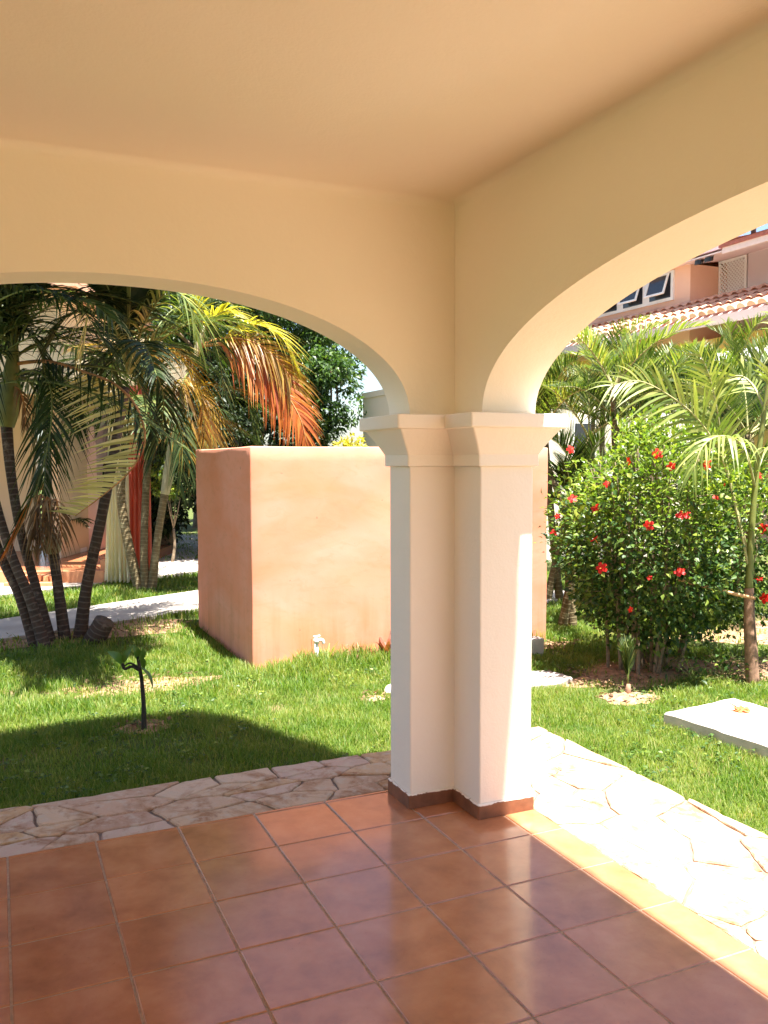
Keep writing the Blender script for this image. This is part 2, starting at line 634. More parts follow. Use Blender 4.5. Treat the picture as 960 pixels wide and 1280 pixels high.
# ------------------------------------------------------------------ palms
def frond_mesh(pts, n=34, ll=.42, w=.022, droop=.5, ang=52, lift=.25, start=.16, rachis=.011, mi_leaf=0, mi_r=1, seed=0, tipfade=.45, missing=.04, one=None, dirv=None, dirv2=None, tk=None, nv=None):
    r = random.Random(seed)
    cp, _ = resample(pts, 1.0, .05)
    P = np.array(cp)
    seg = np.linalg.norm(np.diff(P, axis=0), axis=1)
    s = np.concatenate([[0], np.cumsum(seg)])
    S = s[-1]
    mb = MB()
    mb.cur = mi_r
    mb.smooth = True
    mb.tube(P, [rachis * (1 - .85 * (a / S)) + .0012 for a in s], 5)
    mb.smooth = False
    mb.cur = mi_leaf
    for i in range(n):
        t = start + (1 - start) * (i + r.uniform(-.3, .3)) / (n - 1) if n > 1 else .5
        t = min(max(t, start), .995)
        a = t * S
        k = min(int(np.searchsorted(s, a)), len(P) - 1)
        k = max(1, k)
        q = (a - s[k - 1]) / (s[k] - s[k - 1] + 1e-9)
        p = P[k - 1] * (1 - q) + P[k] * q
        tan = unit(P[min(k + 1, len(P) - 1)] - P[max(k - 2, 0)])
        up = np.array([0, 0, 1.0])
        side = np.cross(tan, up if nv is None else np.array(nv))
        if np.linalg.norm(side) < .15:
            side = np.cross(tan, unit([.4, -.9, .2]))
        side = unit(side)
        nor = unit(np.cross(side, tan))
        prof = (math.sin(math.pi * min(1, (.12 + .88 * ((t - start) / (1 - start))) ** .8))) ** .6
        prof = max(prof, tipfade * (1.0 if t > .5 else .8))
        for sg in (1, -1):
            if one is not None and sg != one:
                continue
            if r.random() < missing:
                continue
            L = ll * prof * r.uniform(.85, 1.1)
            A = math.radians(ang * (1 - .45 * t) + r.uniform(-7, 7))
            d = unit(side * sg * math.sin(A) + tan * math.cos(A) + nor * (lift + r.uniform(-.12, .12)))
            if dirv is not None:
                dv = np.array(dirv) if dirv2 is None else np.array(dirv) * (1 - t) + np.array(dirv2) * t
                d = unit(dv + tan * ((.25 + .35 * t) if tk is None else tk) + np.array([r.uniform(-.1, .1), r.uniform(-.1, .1), r.uniform(-.1, .1)]))
            ww = w * r.uniform(.8, 1.15) * (.6 + .4 * prof)
            wd = unit(tan - d * (tan @ d))
            wd = unit(wd + nor * r.uniform(-.3, .3))
            dr = droop * r.uniform(.7, 1.35)
            NS = 5
            vs, fs = [], []
            for j in range(NS + 1):
                u = j / NS
                c = p + d * L * u + np.array([0, 0, -1]) * dr * L * u * u
                wj = ww * (.55 + .9 * u if u < .35 else (1 - u) / .65 * .87) * .5
                if j == NS:
                    vs.append(c)
                else:
                    vs += [c - wd * wj, c + wd * wj]
            for j in range(NS - 1):
                fs.append((2 * j, 2 * j + 1, 2 * j + 3, 2 * j + 2))
            fs.append((2 * NS - 2, 2 * NS - 1, 2 * NS))
            mb.add(vs, fs)
    return mb


def frond(parent, pts, mat='palm_leaf', rmat='rachis_green', label=None, **kw):
    mb = frond_mesh(pts, **kw)
    o = mb.build('frond', [M[mat], M[rmat]], parent)
    if label:
        o['label'] = label
    return o


def crown_fronds(parent, c, n, length, seed, mats=('palm_leaf',), el=(15, 80), rmat='rachis_green', n_leaf=30, ll=.36, w=.022, droop_end=.55, az=None, **kw):
    r = random.Random(seed)
    for i in range(n):
        a = (i * 2.399 + r.uniform(-.3, .3)) if az is None else math.radians(r.uniform(*az))
        e = math.radians(r.uniform(*el))
        L = length * r.uniform(.8, 1.15)
        h = np.array([math.cos(a), math.sin(a), 0])
        d = h * math.cos(e) + np.array([0, 0, math.sin(e)])
        pts = [c]
        for u in (.25, .5, .75, 1.0):
            pts.append(c + d * L * u + np.array([0, 0, -1]) * droop_end * L * u ** 2.2 + h * .12 * L * u * u)
        frond(parent, pts, r.choice(mats), rmat, n=n_leaf, ll=ll * r.uniform(.85, 1.1), w=w, seed=seed * 31 + i, **kw)


def trunk_tube(parent, pts, rad, mat, name='trunk', sides=12, step=.05, bulge=0.0):
    P, R = resample(pts, rad, step)
    mb = MB()
    mb.smooth = True
    if bulge:
        R = [x * (1 + bulge * (1 if (i % 1 == 0 and i % 2 == 0) else -1)) for i, x in enumerate(R)]
    mb.tube(P, R, sides)
    return mb.build(name, M[mat], parent)

# ================================================================== SETTING
GZ = -.085
mb = MB()
mb.add([(-150, -150, GZ), (150, -150, GZ), (150, 150, GZ), (-150, 150, GZ)], [(0, 1, 2, 3)])
tag(mb.build('ground', M['ground']), 'earth of the lawn', None, None, 'structure')

# ---- tiled floor: single tiles with eased edges in a grout bed
mb = MB()
mb.cur = 1
mb.box(-7, .160, -9.3, .030, -.12, -.0035)
mb.cur = 0
xs = [T * i for i in range(-21, 1)] + [.158]
ys = [T * j for j in range(-27, 0)] + [.007, .028]
g, bv = .0036, .003
for i in range(len(xs) - 1):
    for j in range(len(ys) - 1):
        x0, x1, y0, y1 = xs[i] + g, xs[i + 1] - (g if i < len(xs) - 2 else 0), ys[j] + g, ys[j + 1] - (g if j < len(ys) - 2 else 0)
        dz = [random.uniform(-.0006, .0006) for _ in range(4)]
        lo = [(x0, y0, -.004), (x1, y0, -.004), (x1, y1, -.004), (x0, y1, -.004)]
        hi = [(x0 + bv, y0 + bv, dz[0]), (x1 - bv, y0 + bv, dz[1]), (x1 - bv, y1 - bv, dz[2]), (x0 + bv, y1 - bv, dz[3])]
        mb.add(lo + hi, [(4, 5, 6, 7), (0, 1, 5, 4), (1, 2, 6, 5), (2, 3, 7, 6), (3, 0, 4, 7)])
tag(mb.build('floor', [M['tile'], M['grout']]), 'terracotta tiled porch floor', None, None, 'structure')


# ---- crazy paving in coral stone
def clip(poly, n, c):
    out = []
    for i in range(len(poly)):
        a, b = poly[i], poly[(i + 1) % len(poly)]
        da, db = a[0] * n[0] + a[1] * n[1] - c, b[0] * n[0] + b[1] * n[1] - c
        if da <= 0:
            out.append(a)
        if da * db < 0:
            t = da / (da - db)
            out.append((a[0] + (b[0] - a[0]) * t, a[1] + (b[1] - a[1]) * t))
    return out


def flagstones(mb, x0, x1, y0, y1, sx, sy, seed):
    r = random.Random(seed)
    nx, ny = max(1, round((x1 - x0) / sx)), max(1, round((y1 - y0) / sy))
    seeds = []
    for i in range(nx):
        for j in range(ny):
            if r.random() < .2:
                continue
            seeds.append((x0 + (i + .5 + r.uniform(-.5, .5) + (.5 if j % 2 else 0) - .25) * (x1 - x0) / nx, y0 + (j + .5 + r.uniform(-.36, .36)) * (y1 - y0) / ny))
    k = sy / sx
    for a in seeds:
        poly = [(x0, y0), (x1, y0), (x1, y1), (x0, y1)]
        for b in seeds:
            if b is a or abs(a[0] - b[0]) > 3 * sx or abs(a[1] - b[1]) > 3 * sy:
                continue
            n = ((b[0] - a[0]) * k * k, b[1] - a[1])
            m = ((a[0] + b[0]) / 2, (a[1] + b[1]) / 2)
            poly = clip(poly, n, n[0] * m[0] + n[1] * m[1])
            if len(poly) < 3:
                break
        if len(poly) < 3:
            continue
        cx, cy = sum(p[0] for p in poly) / len(poly), sum(p[1] for p in poly) / len(poly)
        pts = []
        for i in range(len(poly)):
            p, q = poly[i], poly[(i + 1) % len(poly)]
            L = math.hypot(q[0] - p[0], q[1] - p[1])
            m = max(1, int(L / .022))
            ph, am = r.uniform(0, 6.3), r.uniform(.001, .007)
            for e in range(m):
                t = e / m
                x, y = p[0] + (q[0] - p[0]) * t, p[1] + (q[1] - p[1]) * t
                w = am * math.sin(ph + t * L * 25) * min(1, 4 * t, 4 * (1 - t)) + r.uniform(-.0035, .0035)
                d = math.hypot(x - cx, y - cy) + 1e-6
                ins = .006 + w
                pts.append((x - (x - cx) / d * ins, y - (y - cy) / d * ins))
        if len(pts) < 6:
            continue
        # ease the sharp corners
        for _ in range(1):
            pts = [((a_[0] + 6 * b_[0] + c_[0]) / 8, (a_[1] + 6 * b_[1] + c_[1]) / 8) for a_, b_, c_ in zip(pts[-1:] + pts[:-1], pts, pts[1:] + pts[:1])]
        zt = -.006 + r.uniform(-.004, .003)
        n = len(pts)
        tx, ty = r.uniform(-.012, .012), r.uniform(-.012, .012)

        def z(x, y):
            return zt + (x - cx) * tx + (y - cy) * ty
        ring0 = [(x, y, -.07) for x, y in pts]
        ring1 = [(x, y, z(x, y) - .006) for x, y in pts]
        ring2 = []
        for x, y in pts:
            d = math.hypot(x - cx, y - cy) + 1e-6
            ring2.append((x - (x - cx) / d * .007, y - (y - cy) / d * .007, z(x, y)))
        f = [tuple(range(2 * n, 3 * n))]
        for i in range(n):
            i2 = (i + 1) % n
            f += [(i, i2, n + i2, n + i), (n + i, n + i2, 2 * n + i2, 2 * n + i)]
        mb.add(ring0 + ring1 + ring2, f)


mb = MB()
mb.cur = 1
mb.prism([(-6.5, .031), (.161, .031), (.161, -9), (.885, -9), (.885, .565), (-6.5, .565)], -.1, -.018)
mb.cur = 0
flagstones(mb, -6.5, .165, .036, .572, .25, .12, 5)
flagstones(mb, .166, .895, -9, .572, .20, .23, 9)
mb.cur = 1  # wider paving out of view, added to bounce sunlight onto the porch ceiling
mb.box(.886, 4.5, -9, -1.9, -.1, -.018)
mb.box(-9.5, -6.55, -9, .565, -.1, -.018)
mb.cur = 0
flagstones(mb, .90, 4.5, -9, -1.9, .45, .45, 10)
flagstones(mb, -9.5, -6.56, -9, .565, .45, .45, 12)
tag(mb.build('path', [M['flag'], M['mortar']]), 'coral stone crazy paving round the porch, with unseen paving added to bounce light', None, None, 'structure')


def strip(name, left, right, z, mat, thick=.06):
    """a paved strip between two point rows"""
    mb = MB()
    n = len(left)
    v = [(p[0], p[1], z) for p in left] + [(p[0], p[1], z) for p in right]
    v += [(p[0], p[1], z - thick) for p in left] + [(p[0], p[1], z - thick) for p in right]
    f = []
    for i in range(n - 1):
        f += [(i, n + i, n + i + 1, i + 1), (i, i + 1, 2 * n + i + 1, 2 * n + i), (n + i, 3 * n + i, 3 * n + i + 1, n + i + 1)]
    f += [(0, 2 * n, 3 * n, n), (n - 1, 2 * n - 1, 4 * n - 1, 3 * n - 1)]
    mb.add(v, f)
    return tag(mb.build(name, mat), None, None, None, 'structure')


PATH_A = ([(-7, 3.0), (-2.01, 4.95), (-.4, 5.62), (2, 6.9)], [(-7, 4.1), (-2.01, 6.06), (.04, 7.09), (1.5, 7.9)])
strip('walkway', PATH_A[1], PATH_A[0], -.05, M['concrete'])
PATH_B = ([(-7, 6.0), (-2.0, 7.84), (.45, 9.0), (2.6, 9.9)], [(-7, 7.5), (-2.2, 9.6), (-.1, 10.4), (2.2, 11.3)])
strip('paving', PATH_B[1], PATH_B[0], -.05, M['concrete'])
# a branch running away behind the dark trees, with a green strip beside it
q = [ground(176, 716, -.05), ground(232, 716, -.05), ground(260, 668, -.05), ground(172, 668, -.05)]
strip('pathway', [q[3], q[0]], [q[2], q[1]], -.046, M['concrete'], .04)


# ---- lawn blades
def soil_disc(c, rx, ry, seed, dome=.015, name='soil'):
    r = random.Random(seed)
    n = 40
    mb = MB()
    mb.smooth = True
    ph = [r.uniform(0, 6.28) for _ in range(5)]
    rings = []
    for k, q_ in enumerate((1.0, .7, .4)):
        rings.append([(c[0] + math.cos(t) * rx * q_ * (1 + .16 * math.sin(3 * t + ph[0]) + .10 * math.sin(5 * t + ph[1]) + r.uniform(-.04, .04)),
                       c[1] + math.sin(t) * ry * q_ * (1 + .14 * math.sin(2 * t + ph[2]) + .10 * math.sin(7 * t + ph[3]) + r.uniform(-.04, .04)),
                       GZ + (.004 if k == 0 else dome * (1 - q_) * 1.6 + r.uniform(-.006, .01))) for t in [2 * math.pi * i / n for i in range(n)]])
    v = rings[0] + rings[1] + rings[2] + [(c[0], c[1], GZ + dome)]
    f = []
    for k in range(2):
        for i in range(n):
            f.append((k * n + i, k * n + (i + 1) % n, (k + 1) * n + (i + 1) % n, (k + 1) * n + i))
    for i in range(n):
        f.append((2 * n + i, 2 * n + (i + 1) % n, 3 * n))
    mb.add(v, f)
    return tag(mb.build(name, M['soil']), None, None, None, 'structure')


SOIL = []       # (cx, cy, rx, ry, strength)


def soil(px, py, rx, ry, s, seed, dome=.012):
    g_ = ground(px, py)
    SOIL.append((g_[0], g_[1], rx, ry, s))
    soil_disc(g_, rx * .85, ry * .85, seed, dome)


soil(785, 873, .24, .20, .96, 3, .03)         # round the spiky seedling
soil(170, 858, .62, .30, .66, 4)              # bare patch behind the sapling
soil(180, 908, .20, .16, .85, 5)
soil(165, 785, .75, .5, .75, 6)               # under the palms
soil(60, 800, .8, .35, .7, 8)
soil(810, 838, .95, .42, .97, 11, .02)        # under the hibiscus
soil(945, 838, .55, .35, .9, 12, .02)
soil(470, 873, .16, .10, .8, 13)
soil(690, 806, .30, .16, .7, 14)
soil(955, 790, 1.2, .5, .85, 15)


SLABS = [(1.80, 3.2, .02, .70), (1.5, 2.02, 1.50, 1.80), (3.9, 4.6, 4.6, 5.3)]


def in_path(x, y):
    """True where paving, walls or slabs keep the grass away"""
    m = (y < .568) & (x < .888)
    m |= (x > -.22) & (x < 2.62) & (y > 2.91) & (y < 4.98)
    for a, b, c, d in SLABS[1:]:
        m |= (x > a) & (x < b) & (y > c) & (y < d)
    for lp, rp in (PATH_A, PATH_B):
        lx, ly = zip(*lp)
        rx, ry = zip(*rp)
        m |= (y > np.interp(x, lx, ly)) & (y < np.interp(x, rx, ry))
    return m


def vnoise(x, y, s, seed):
    r = np.random.default_rng(seed)
    tab = r.random((64, 64))
    X, Y = x * s, y * s
    i, j = np.floor(X).astype(int), np.floor(Y).astype(int)
    fx, fy = X - i, Y - j
    fx, fy = fx * fx * (3 - 2 * fx), fy * fy * (3 - 2 * fy)
    a = tab[i % 64, j % 64] * (1 - fx) + tab[(i + 1) % 64, j % 64] * fx
    b = tab[i % 64, (j + 1) % 64] * (1 - fx) + tab[(i + 1) % 64, (j + 1) % 64] * fx
    return a * (1 - fy) + b * fy


def blades(x0, x1, y0, y1, dens, h, w):
    n = int((x1 - x0) * (y1 - y0) * dens)
    x, y = rng.uniform(x0, x1, n), rng.uniform(y0, y1, n)
    keep = ~in_path(x, y)
    dn = .22 + .78 * np.clip((vnoise(x, y, 2.1, 3) * .6 + vnoise(x, y, 6.0, 4) * .4 - .22) * 3.2, 0, 1)
    for cx, cy, rx, ry, s in SOIL:
        q_ = ((x - cx) / rx) ** 2 + ((y - cy) / ry) ** 2
        q_ = q_ * (.45 + 1.1 * vnoise(x, y, 5.0, 5))
        dn *= 1 - s * np.clip(1.25 - q_, 0, 1) ** .5
    keep &= rng.random(n) < dn
    x, y = x[keep], y[keep]
    n = len(x)
    hh = h * rng.uniform(.45, 1.15, n) * (.65 + .7 * vnoise(x, y, 3.3, 8))
    # longer, unmown tufts against the orange wall and round the palm stems
    wall = np.clip(1 - (2.93 - y) / .45, 0, 1) * (y < 2.93) * (x > -.1) * (x < 2.6)
    hh *= 1 + 1.5 * wall * (.3 + vnoise(x, y, 4.0, 9)) 
    tuft = np.exp(-(((x - .35) / .38) ** 2 + ((y - 2.65) / .28) ** 2))
    hh *= 1 + 1.0 * tuft
    az = rng.uniform(0, 2 * np.pi, n)
    ln = hh * rng.uniform(.15, .9, n)
    c, s = np.cos(az), np.sin(az)
    wa = az + np.pi / 2 + rng.uniform(-.5, .5, n)
    wx, wy = np.cos(wa) * w * .5, np.sin(wa) * w * .5
    z0 = np.full(n, GZ - .003)
    v = np.zeros((n, 5, 3))
    v[:, 0] = np.stack([x - wx, y - wy, z0], 1)
    v[:, 1] = np.stack([x + wx, y + wy, z0], 1)
    mx, my, mz = x + c * ln * .35, y + s * ln * .35, z0 + hh * .62
    v[:, 2] = np.stack([mx + wx * .8, my + wy * .8, mz], 1)
    v[:, 3] = np.stack([mx - wx * .8, my - wy * .8, mz], 1)
    v[:, 4] = np.stack([x + c * ln, y + s * ln, z0 + hh], 1)
    return v


sets = [blades(-2.7, 1.0, .57, 2.2, 17000, .050, .0040), blades(.86, 3.6, -1.6, 2.2, 17000, .048, .0040),
        blades(-3.2, 4.6, 2.2, 4.2, 8000, .062, .0055), blades(-4.2, 7, 4.2, 8.6, 2400, .07, .010),
        blades(2.0, 10, -2.5, 4.2, 900, .06, .012), blades(-6, 12, 8.6, 16, 350, .08, .02), blades(-7, -2.7, .57, 4.2, 1500, .06, .008)]
V = np.concatenate(sets)
n = len(V)
b5 = (np.arange(n) * 5)[:, None]
loops = (b5 + np.array([[0, 1, 2, 3, 3, 2, 4]])).reshape(-1)
starts = (np.arange(n)[:, None] * 7 + np.array([[0, 4]])).reshape(-1)
totals = np.tile([4, 3], n)
me = fast_mesh('lawn_grass', V.reshape(-1, 3), loops, starts, totals, [M['grass']])
o = link_mesh('lawn_grass', me)
tag(o, 'short green lawn grass, yellower where dry', 'grass', None, 'stuff')

g = np.random.default_rng(77)
cx = np.concatenate([g.uniform(-2.6, 1.0, 420), g.uniform(.95, 3.4, 420), g.uniform(-3, 4.2, 420)])
cy = np.concatenate([g.uniform(.62, 2.6, 420), g.uniform(-1.6, 2.4, 420), g.uniform(2.2, 4.4, 420)])
kp = (~in_path(cx, cy)) & (vnoise(cx, cy, 1.7, 12) > .48)
cx, cy = cx[kp], cy[kp]
m_ = 7
th = g.uniform(0, 6.28, (len(cx), m_))
pos = np.stack([(cx[:, None] + np.cos(th) * g.uniform(0, .035, th.shape)).ravel(), (cy[:, None] + np.sin(th) * g.uniform(0, .035, th.shape)).ravel(), np.full(th.size, GZ) + g.uniform(.02, .055, th.size)], 1)
dr = np.stack([np.cos(th).ravel(), np.sin(th).ravel(), g.uniform(-.1, .5, th.size)], 1)
L_ = g.uniform(.014, .034, th.size)
me = leaves_mesh('lawn_weeds', pos, dr, np.array([0, 0, 1.0]) + g.normal(size=pos.shape) * .3, L_, L_ * .7, [M['hib_leaf']])
tag(link_mesh('lawn_weeds', me), 'small broad leaved weeds mixed into the lawn', 'ground weeds', None, 'stuff')

# scattered fallen leaves and crumbs of bark on the bare soil
n = 420
px_ = []
for cx, cy, rx, ry, s in SOIL:
    for _ in range(int(110 * rx)):
        a, q_ = random.uniform(0, 6.28), random.random() ** .5
        px_.append((cx + math.cos(a) * rx * q_, cy + math.sin(a) * ry * q_, GZ + .022))
pos = np.array(px_)
n = len(pos)
az = rng.uniform(0, 6.28, n)
dirs = np.stack([np.cos(az), np.sin(az), rng.uniform(-.1, .4, n)], 1)
ups = np.stack([rng.uniform(-.4, .4, n), rng.uniform(-.4, .4, n), np.ones(n)], 1)
me = leaves_mesh('leaf_litter', pos, dirs, ups, rng.uniform(.025, .07, n), rng.uniform(.012, .03, n), [M['palm_dead']], None, .3, -.2)
tag(link_mesh('leaf_litter', me), 'dry brown leaf litter scattered on the bare soil', 'leaf litter', None, 'stuff')

# ================================================================== THE PORCH BUILDING
H_CEIL = 2.70
YI, YO = -.215, 0.0        # front wall faces
XI, XO = -.119, .148       # side wall faces
SPR = 1.76
porch = thing('porch_building', (XO, YO, 0), 'cream plastered porch with two wide arches meeting at a corner pillar', 'building')


def sup(u, e):
    u = min(1, abs(u))
    return max(0.0, 1 - u ** e) ** (1 / e)


def arch_z(t, a0, a1, rise, e=2.12):
    c, h = (a0 + a1) / 2, (a1 - a0) / 2
    return SPR + rise * sup((t - c) / h, e)


def arcade(name, axis, lo, hi, f_in, f_out, arches, ztop, mat, e_in=2.1, e_out=2.1):
    """wall above the capitals with arched openings; axis 'x' runs along X"""
    ts = set([lo, hi])
    for a0, a1, rise in arches:
        c, h = (a0 + a1) / 2, (a1 - a0) / 2
        for k in range(97):
            ts.add(round(c - h * math.cos(math.pi * k / 96), 6))
    ts = sorted(ts)

    def zl(t, e=2.1):
        for a0, a1, rise in arches:
            if a0 - 1e-6 <= t <= a1 + 1e-6:
                return arch_z(t, a0, a1, rise, e)
        return SPR

    def P(t, f, z):
        return (t, f, z) if axis == 'x' else (f, t, z)
    mb = MB()
    for a, b in zip(ts[:-1], ts[1:]):
        solid = not any(a0 <= (a + b) / 2 <= a1 for a0, a1, _ in arches)
        for f_, e_, fl_ in ((f_in, e_in, (0, 1, 2, 3)), (f_out, e_out, (3, 2, 1, 0))):
            za, zb = (SPR, SPR) if solid else (zl(a, e_), zl(b, e_))
            mb.add([P(a, f_, za), P(b, f_, zb), P(b, f_, ztop), P(a, f_, ztop)], [fl_])
    mb.smooth = True
    # soffit with slightly softened arrises
    r_ = .006
    n = len(ts)
    vs = []
    sgn = 1 if f_out > f_in else -1
    for t in ts:
        vs += [P(t, f_in, zl(t, e_in)), P(t, f_out, zl(t, e_out))]
    fs = [(2 * i, 2 * i + 1, 2 * i + 3, 2 * i + 2) for i in range(n - 1)]
    mb.add(vs, fs)
    mb.smooth = False
    for t in (lo, hi):
        mb.add([P(t, f_in, zl(t)), P(t, f_out, zl(t)), P(t, f_out, ztop), P(t, f_in, ztop)], [(0, 1, 2, 3)])
    return mb.build(name, mat, porch)


LEFT_ARCHES = [(-2.72, -.342, .505), (-5.6, -3.2, .505)]
RIGHT_ARCHES = [(-4.255, -.455, .543), (-7.9, -4.7, .53)]
arcade('arch_wall', 'x', -6.4, XO, YI, YO, LEFT_ARCHES, 2.95, M['cream'])
o = arcade('arch_wall', 'y', -8.0, YI - .001, XI, XO, RIGHT_ARCHES, 2.95, M['cream'], 2.16, 2.1)

# ceiling with a small cove
mb = MB()
mb.box(-6.4, XI - .001, -8.0, YI - .001, H_CEIL, 2.94)
mb.smooth = True
R = .035
K = 6
for axis in 'xy':
    vs = []
    for t in (-6.4, 0) if axis == 'x' else (-8.0, 0):
        for k in range(K + 1):
            th = math.pi / 2 * k / K
            dz, dw = R * (1 - math.sin(th)), R * (1 - math.cos(th))
            vs.append((min(t, XI - dw), YI - dw, H_CEIL - dz) if axis == 'x' else (XI - dw, min(t, YI - dw), H_CEIL - dz))
    mb.add(vs, [(k, k + 1, K + 1 + k + 1, K + 1 + k) for k in range(K)])
mb.build('ceiling', M['cream'], porch)

FOOT = [(-.342, YI), (XI, YI), (XI, -.444), (XO, -.444), (XO, YO), (-.342, YO)]


def offset(poly, d):
    n = len(poly)
    out = []
    area = sum(poly[i][0] * poly[(i + 1) % n][1] - poly[(i + 1) % n][0] * poly[i][1] for i in range(n))
    sg = 1 if area > 0 else -1
    for i in range(n):
        p0, p1, p2 = poly[i - 1], poly[i], poly[(i + 1) % n]
        e1, e2 = unit((p1[0] - p0[0], p1[1] - p0[1], 0)), unit((p2[0] - p1[0], p2[1] - p1[1], 0))
        n1, n2 = (e1[1] * sg, -e1[0] * sg), (e2[1] * sg, -e2[0] * sg)
        m = 1 + n1[0] * n2[0] + n1[1] * n2[1]
        out.append((p1[0] + (n1[0] + n2[0]) / m * d, p1[1] + (n1[1] + n2[1]) / m * d))
    return out


def chamfer(foot, c):
    out = []
    n = len(foot)
    for i in range(n):
        p0, p1, p2 = foot[i - 1], foot[i], foot[(i + 1) % n]
        e1, e2 = unit((p1[0] - p0[0], p1[1] - p0[1], 0)), unit((p2[0] - p1[0], p2[1] - p1[1], 0))
        if e1[0] * e2[1] - e1[1] * e2[0] > 0:
            out += [(p1[0] - e1[0] * c, p1[1] - e1[1] * c), (p1[0] + (e2[0] - e1[0]) * c * .29, p1[1] + (e2[1] - e1[1]) * c * .29), (p1[0] + e2[0] * c, p1[1] + e2[1] * c)]
        else:
            out.append(p1)
    return out


def loft(mb, foot, prof, cap=True):
    rings = [[(x, y, z) for x, y in chamfer(offset(foot, d), .007)] for d, z in prof]
    n = len(rings[0])
    v = [p for r_ in rings for p in r_]
    f = []
    for k in range(len(prof) - 1):
        for i in range(n):
            i2 = (i + 1) % n
            f.append((k * n + i, k * n + i2, (k + 1) * n + i2, (k + 1) * n + i))
    if cap:
        f += [tuple(range(n - 1, -1, -1)), tuple((len(prof) - 1) * n + i for i in range(n))]
    # orient outward for clockwise footprints
    mb.add(v, f)


def pillar(foot):
    mb = MB()
    loft(mb, foot, [(0, -.02), (0, 1.5355)])
    p = mb.build('pillar', M['pillar'], porch)
    mb = MB()
    prof = [(.0, 1.536), (.016, 1.537), (.018, 1.540), (.018, 1.588)]
    for k in range(9):
        t = k / 8
        prof.append((.020 + .064 * (t ** 1.12), 1.590 + .104 * t))
    prof += [(.086, 1.697), (.105, 1.700), (.108, 1.704), (.108, 1.756), (.105, 1.7598)]
    loft(mb, foot, prof)
    mb.build('capital', M['pillar'], p)
    mb = MB()
    ft = [(x, y) for x, y in foot]
    r = random.Random(2)
    loft(mb, ft, [(.0015, .001), (.011, .001), (.011, .062), (.008, .066), (.0015, .066)], False)
    mb.build('skirting', M['skirt'], p)
    return p


pillar(FOOT)
pillar([(-3.2, YI), (-2.72, YI), (-2.72, YO), (-3.2, YO)])
pillar([(XI, -4.70), (XO, -4.70), (XO, -4.255), (XI, -4.255)])
# house behind the porch, upper floor and roof: out of the frame, but they shade the garden
mb = MB()
mb.box(-6.4, -6.15, -8.0, -5.2, 0, H_CEIL)
mb.box(-6.149, -3.0, -8.0, -7.75, 0, H_CEIL)
mb.build('wall', M['cream'], porch)
mb = MB()
mb.prism([(-6.4, -8), (XO, -8), (XO, -1.0), (-.55, YO), (-6.4, YO)], 2.951, 6.45)
mb.build('upper_wall', M['pink'], porch)
mb = MB()
EV = [(-6.9, -8.5), (.56, -8.5), (.56, -1.75), (.22, -.55), (-.05, .12), (-.30, .40), (-.62, .47), (-.95, .50), (-1.3, .47), (-1.7, .52), (-2.3, .56), (-6.9, .56)]
mb.prism(EV, 6.45, 6.56)
n = len(EV)
rg = [(-4.2, -4), (-2.5, -4)]
mb.add([(x, y, 6.56) for x, y in EV] + [(rg[0][0], rg[0][1], 8.3), (rg[1][0], rg[1][1], 8.3)],
       [(0, 1, n + 1, n)] + [(i, i + 1, n + 1) for i in range(1, n - 1)] + [(n - 1, 0, n)] + [(n - 1, n, n + 1)])
mb.build('roof', M['barrel'], porch)

# ================================================================== THINGS IN THE GARDEN
# ---- orange stucco enclosure
BX0, BX1, BY0, BY1, BZ = -.19, 2.60, 2.945, 4.95, 1.685
enc = thing('utility_enclosure', ((BX0 + BX1) / 2, (BY0 + BY1) / 2, GZ), 'head high orange stucco enclosure standing on the lawn behind the pillar', 'enclosure')


def rough_box(mb, x0, x1, y0, y1, z0, z1, bev, sub, amp, seed):
    """box whose arris is rounded and whose faces wander a little like hand trowelled render"""
    xs_ = np.unique(np.concatenate([[x0, x0 + bev], np.linspace(x0 + bev, x1 - bev, max(3, int((x1 - x0) / sub))), [x1 - bev, x1]]))
    ys_ = np.unique(np.concatenate([[y0, y0 + bev], np.linspace(y0 + bev, y1 - bev, max(3, int((y1 - y0) / sub))), [y1 - bev, y1]]))
    zs_ = np.unique(np.concatenate([np.linspace(z0, z1 - bev, max(3, int((z1 - z0) / sub))), [z1 - bev, z1]]))
    idx = {}
    vs, fs = [], []

    def vid(p):
        key = tuple(round(float(a), 5) for a in p)
        if key not in idx:
            idx[key] = len(vs)
            vs.append(key)
        return idx[key]

    def grid(A, B, fn, flip):
        for i in range(len(A) - 1):
            for j in range(len(B) - 1):
                q_ = [vid(fn(A[i], B[j])), vid(fn(A[i + 1], B[j])), vid(fn(A[i + 1], B[j + 1])), vid(fn(A[i], B[j + 1]))]
                fs.append(q_[::-1] if flip else q_)
    grid(xs_, zs_, lambda a, b: (a, y0, b), False)
    grid(xs_, zs_, lambda a, b: (a, y1, b), True)
    grid(ys_, zs_, lambda a, b: (x0, a, b), True)
    grid(ys_, zs_, lambda a, b: (x1, a, b), False)
    grid(xs_, ys_, lambda a, b: (a, b, z1), False)
    V_ = np.array(vs)
    c = np.array([np.clip(V_[:, 0], x0 + bev, x1 - bev), np.clip(V_[:, 1], y0 + bev, y1 - bev), np.minimum(V_[:, 2], z1 - bev)]).T
    d = V_ - c
    L_ = np.linalg.norm(d, axis=1, keepdims=True)
    V_ = c + d / np.maximum(L_, 1e-6) * np.minimum(L_, bev)
    w = (vnoise(V_[:, 0] + V_[:, 1] * .7 + 20, V_[:, 2] + V_[:, 1] * .3 + 20, 2.2, seed) - .5) * amp
    V_ = V_ + d / np.maximum(L_, 1e-6) * w[:, None]
    mb.smooth = True
    mb.add(V_, fs)


mb = MB()
rough_box(mb, BX0, BX1, BY0, BY1, GZ - .05, BZ, .009, .10, .012, 21)
mb.build('wall', M['enclosure'], enc)

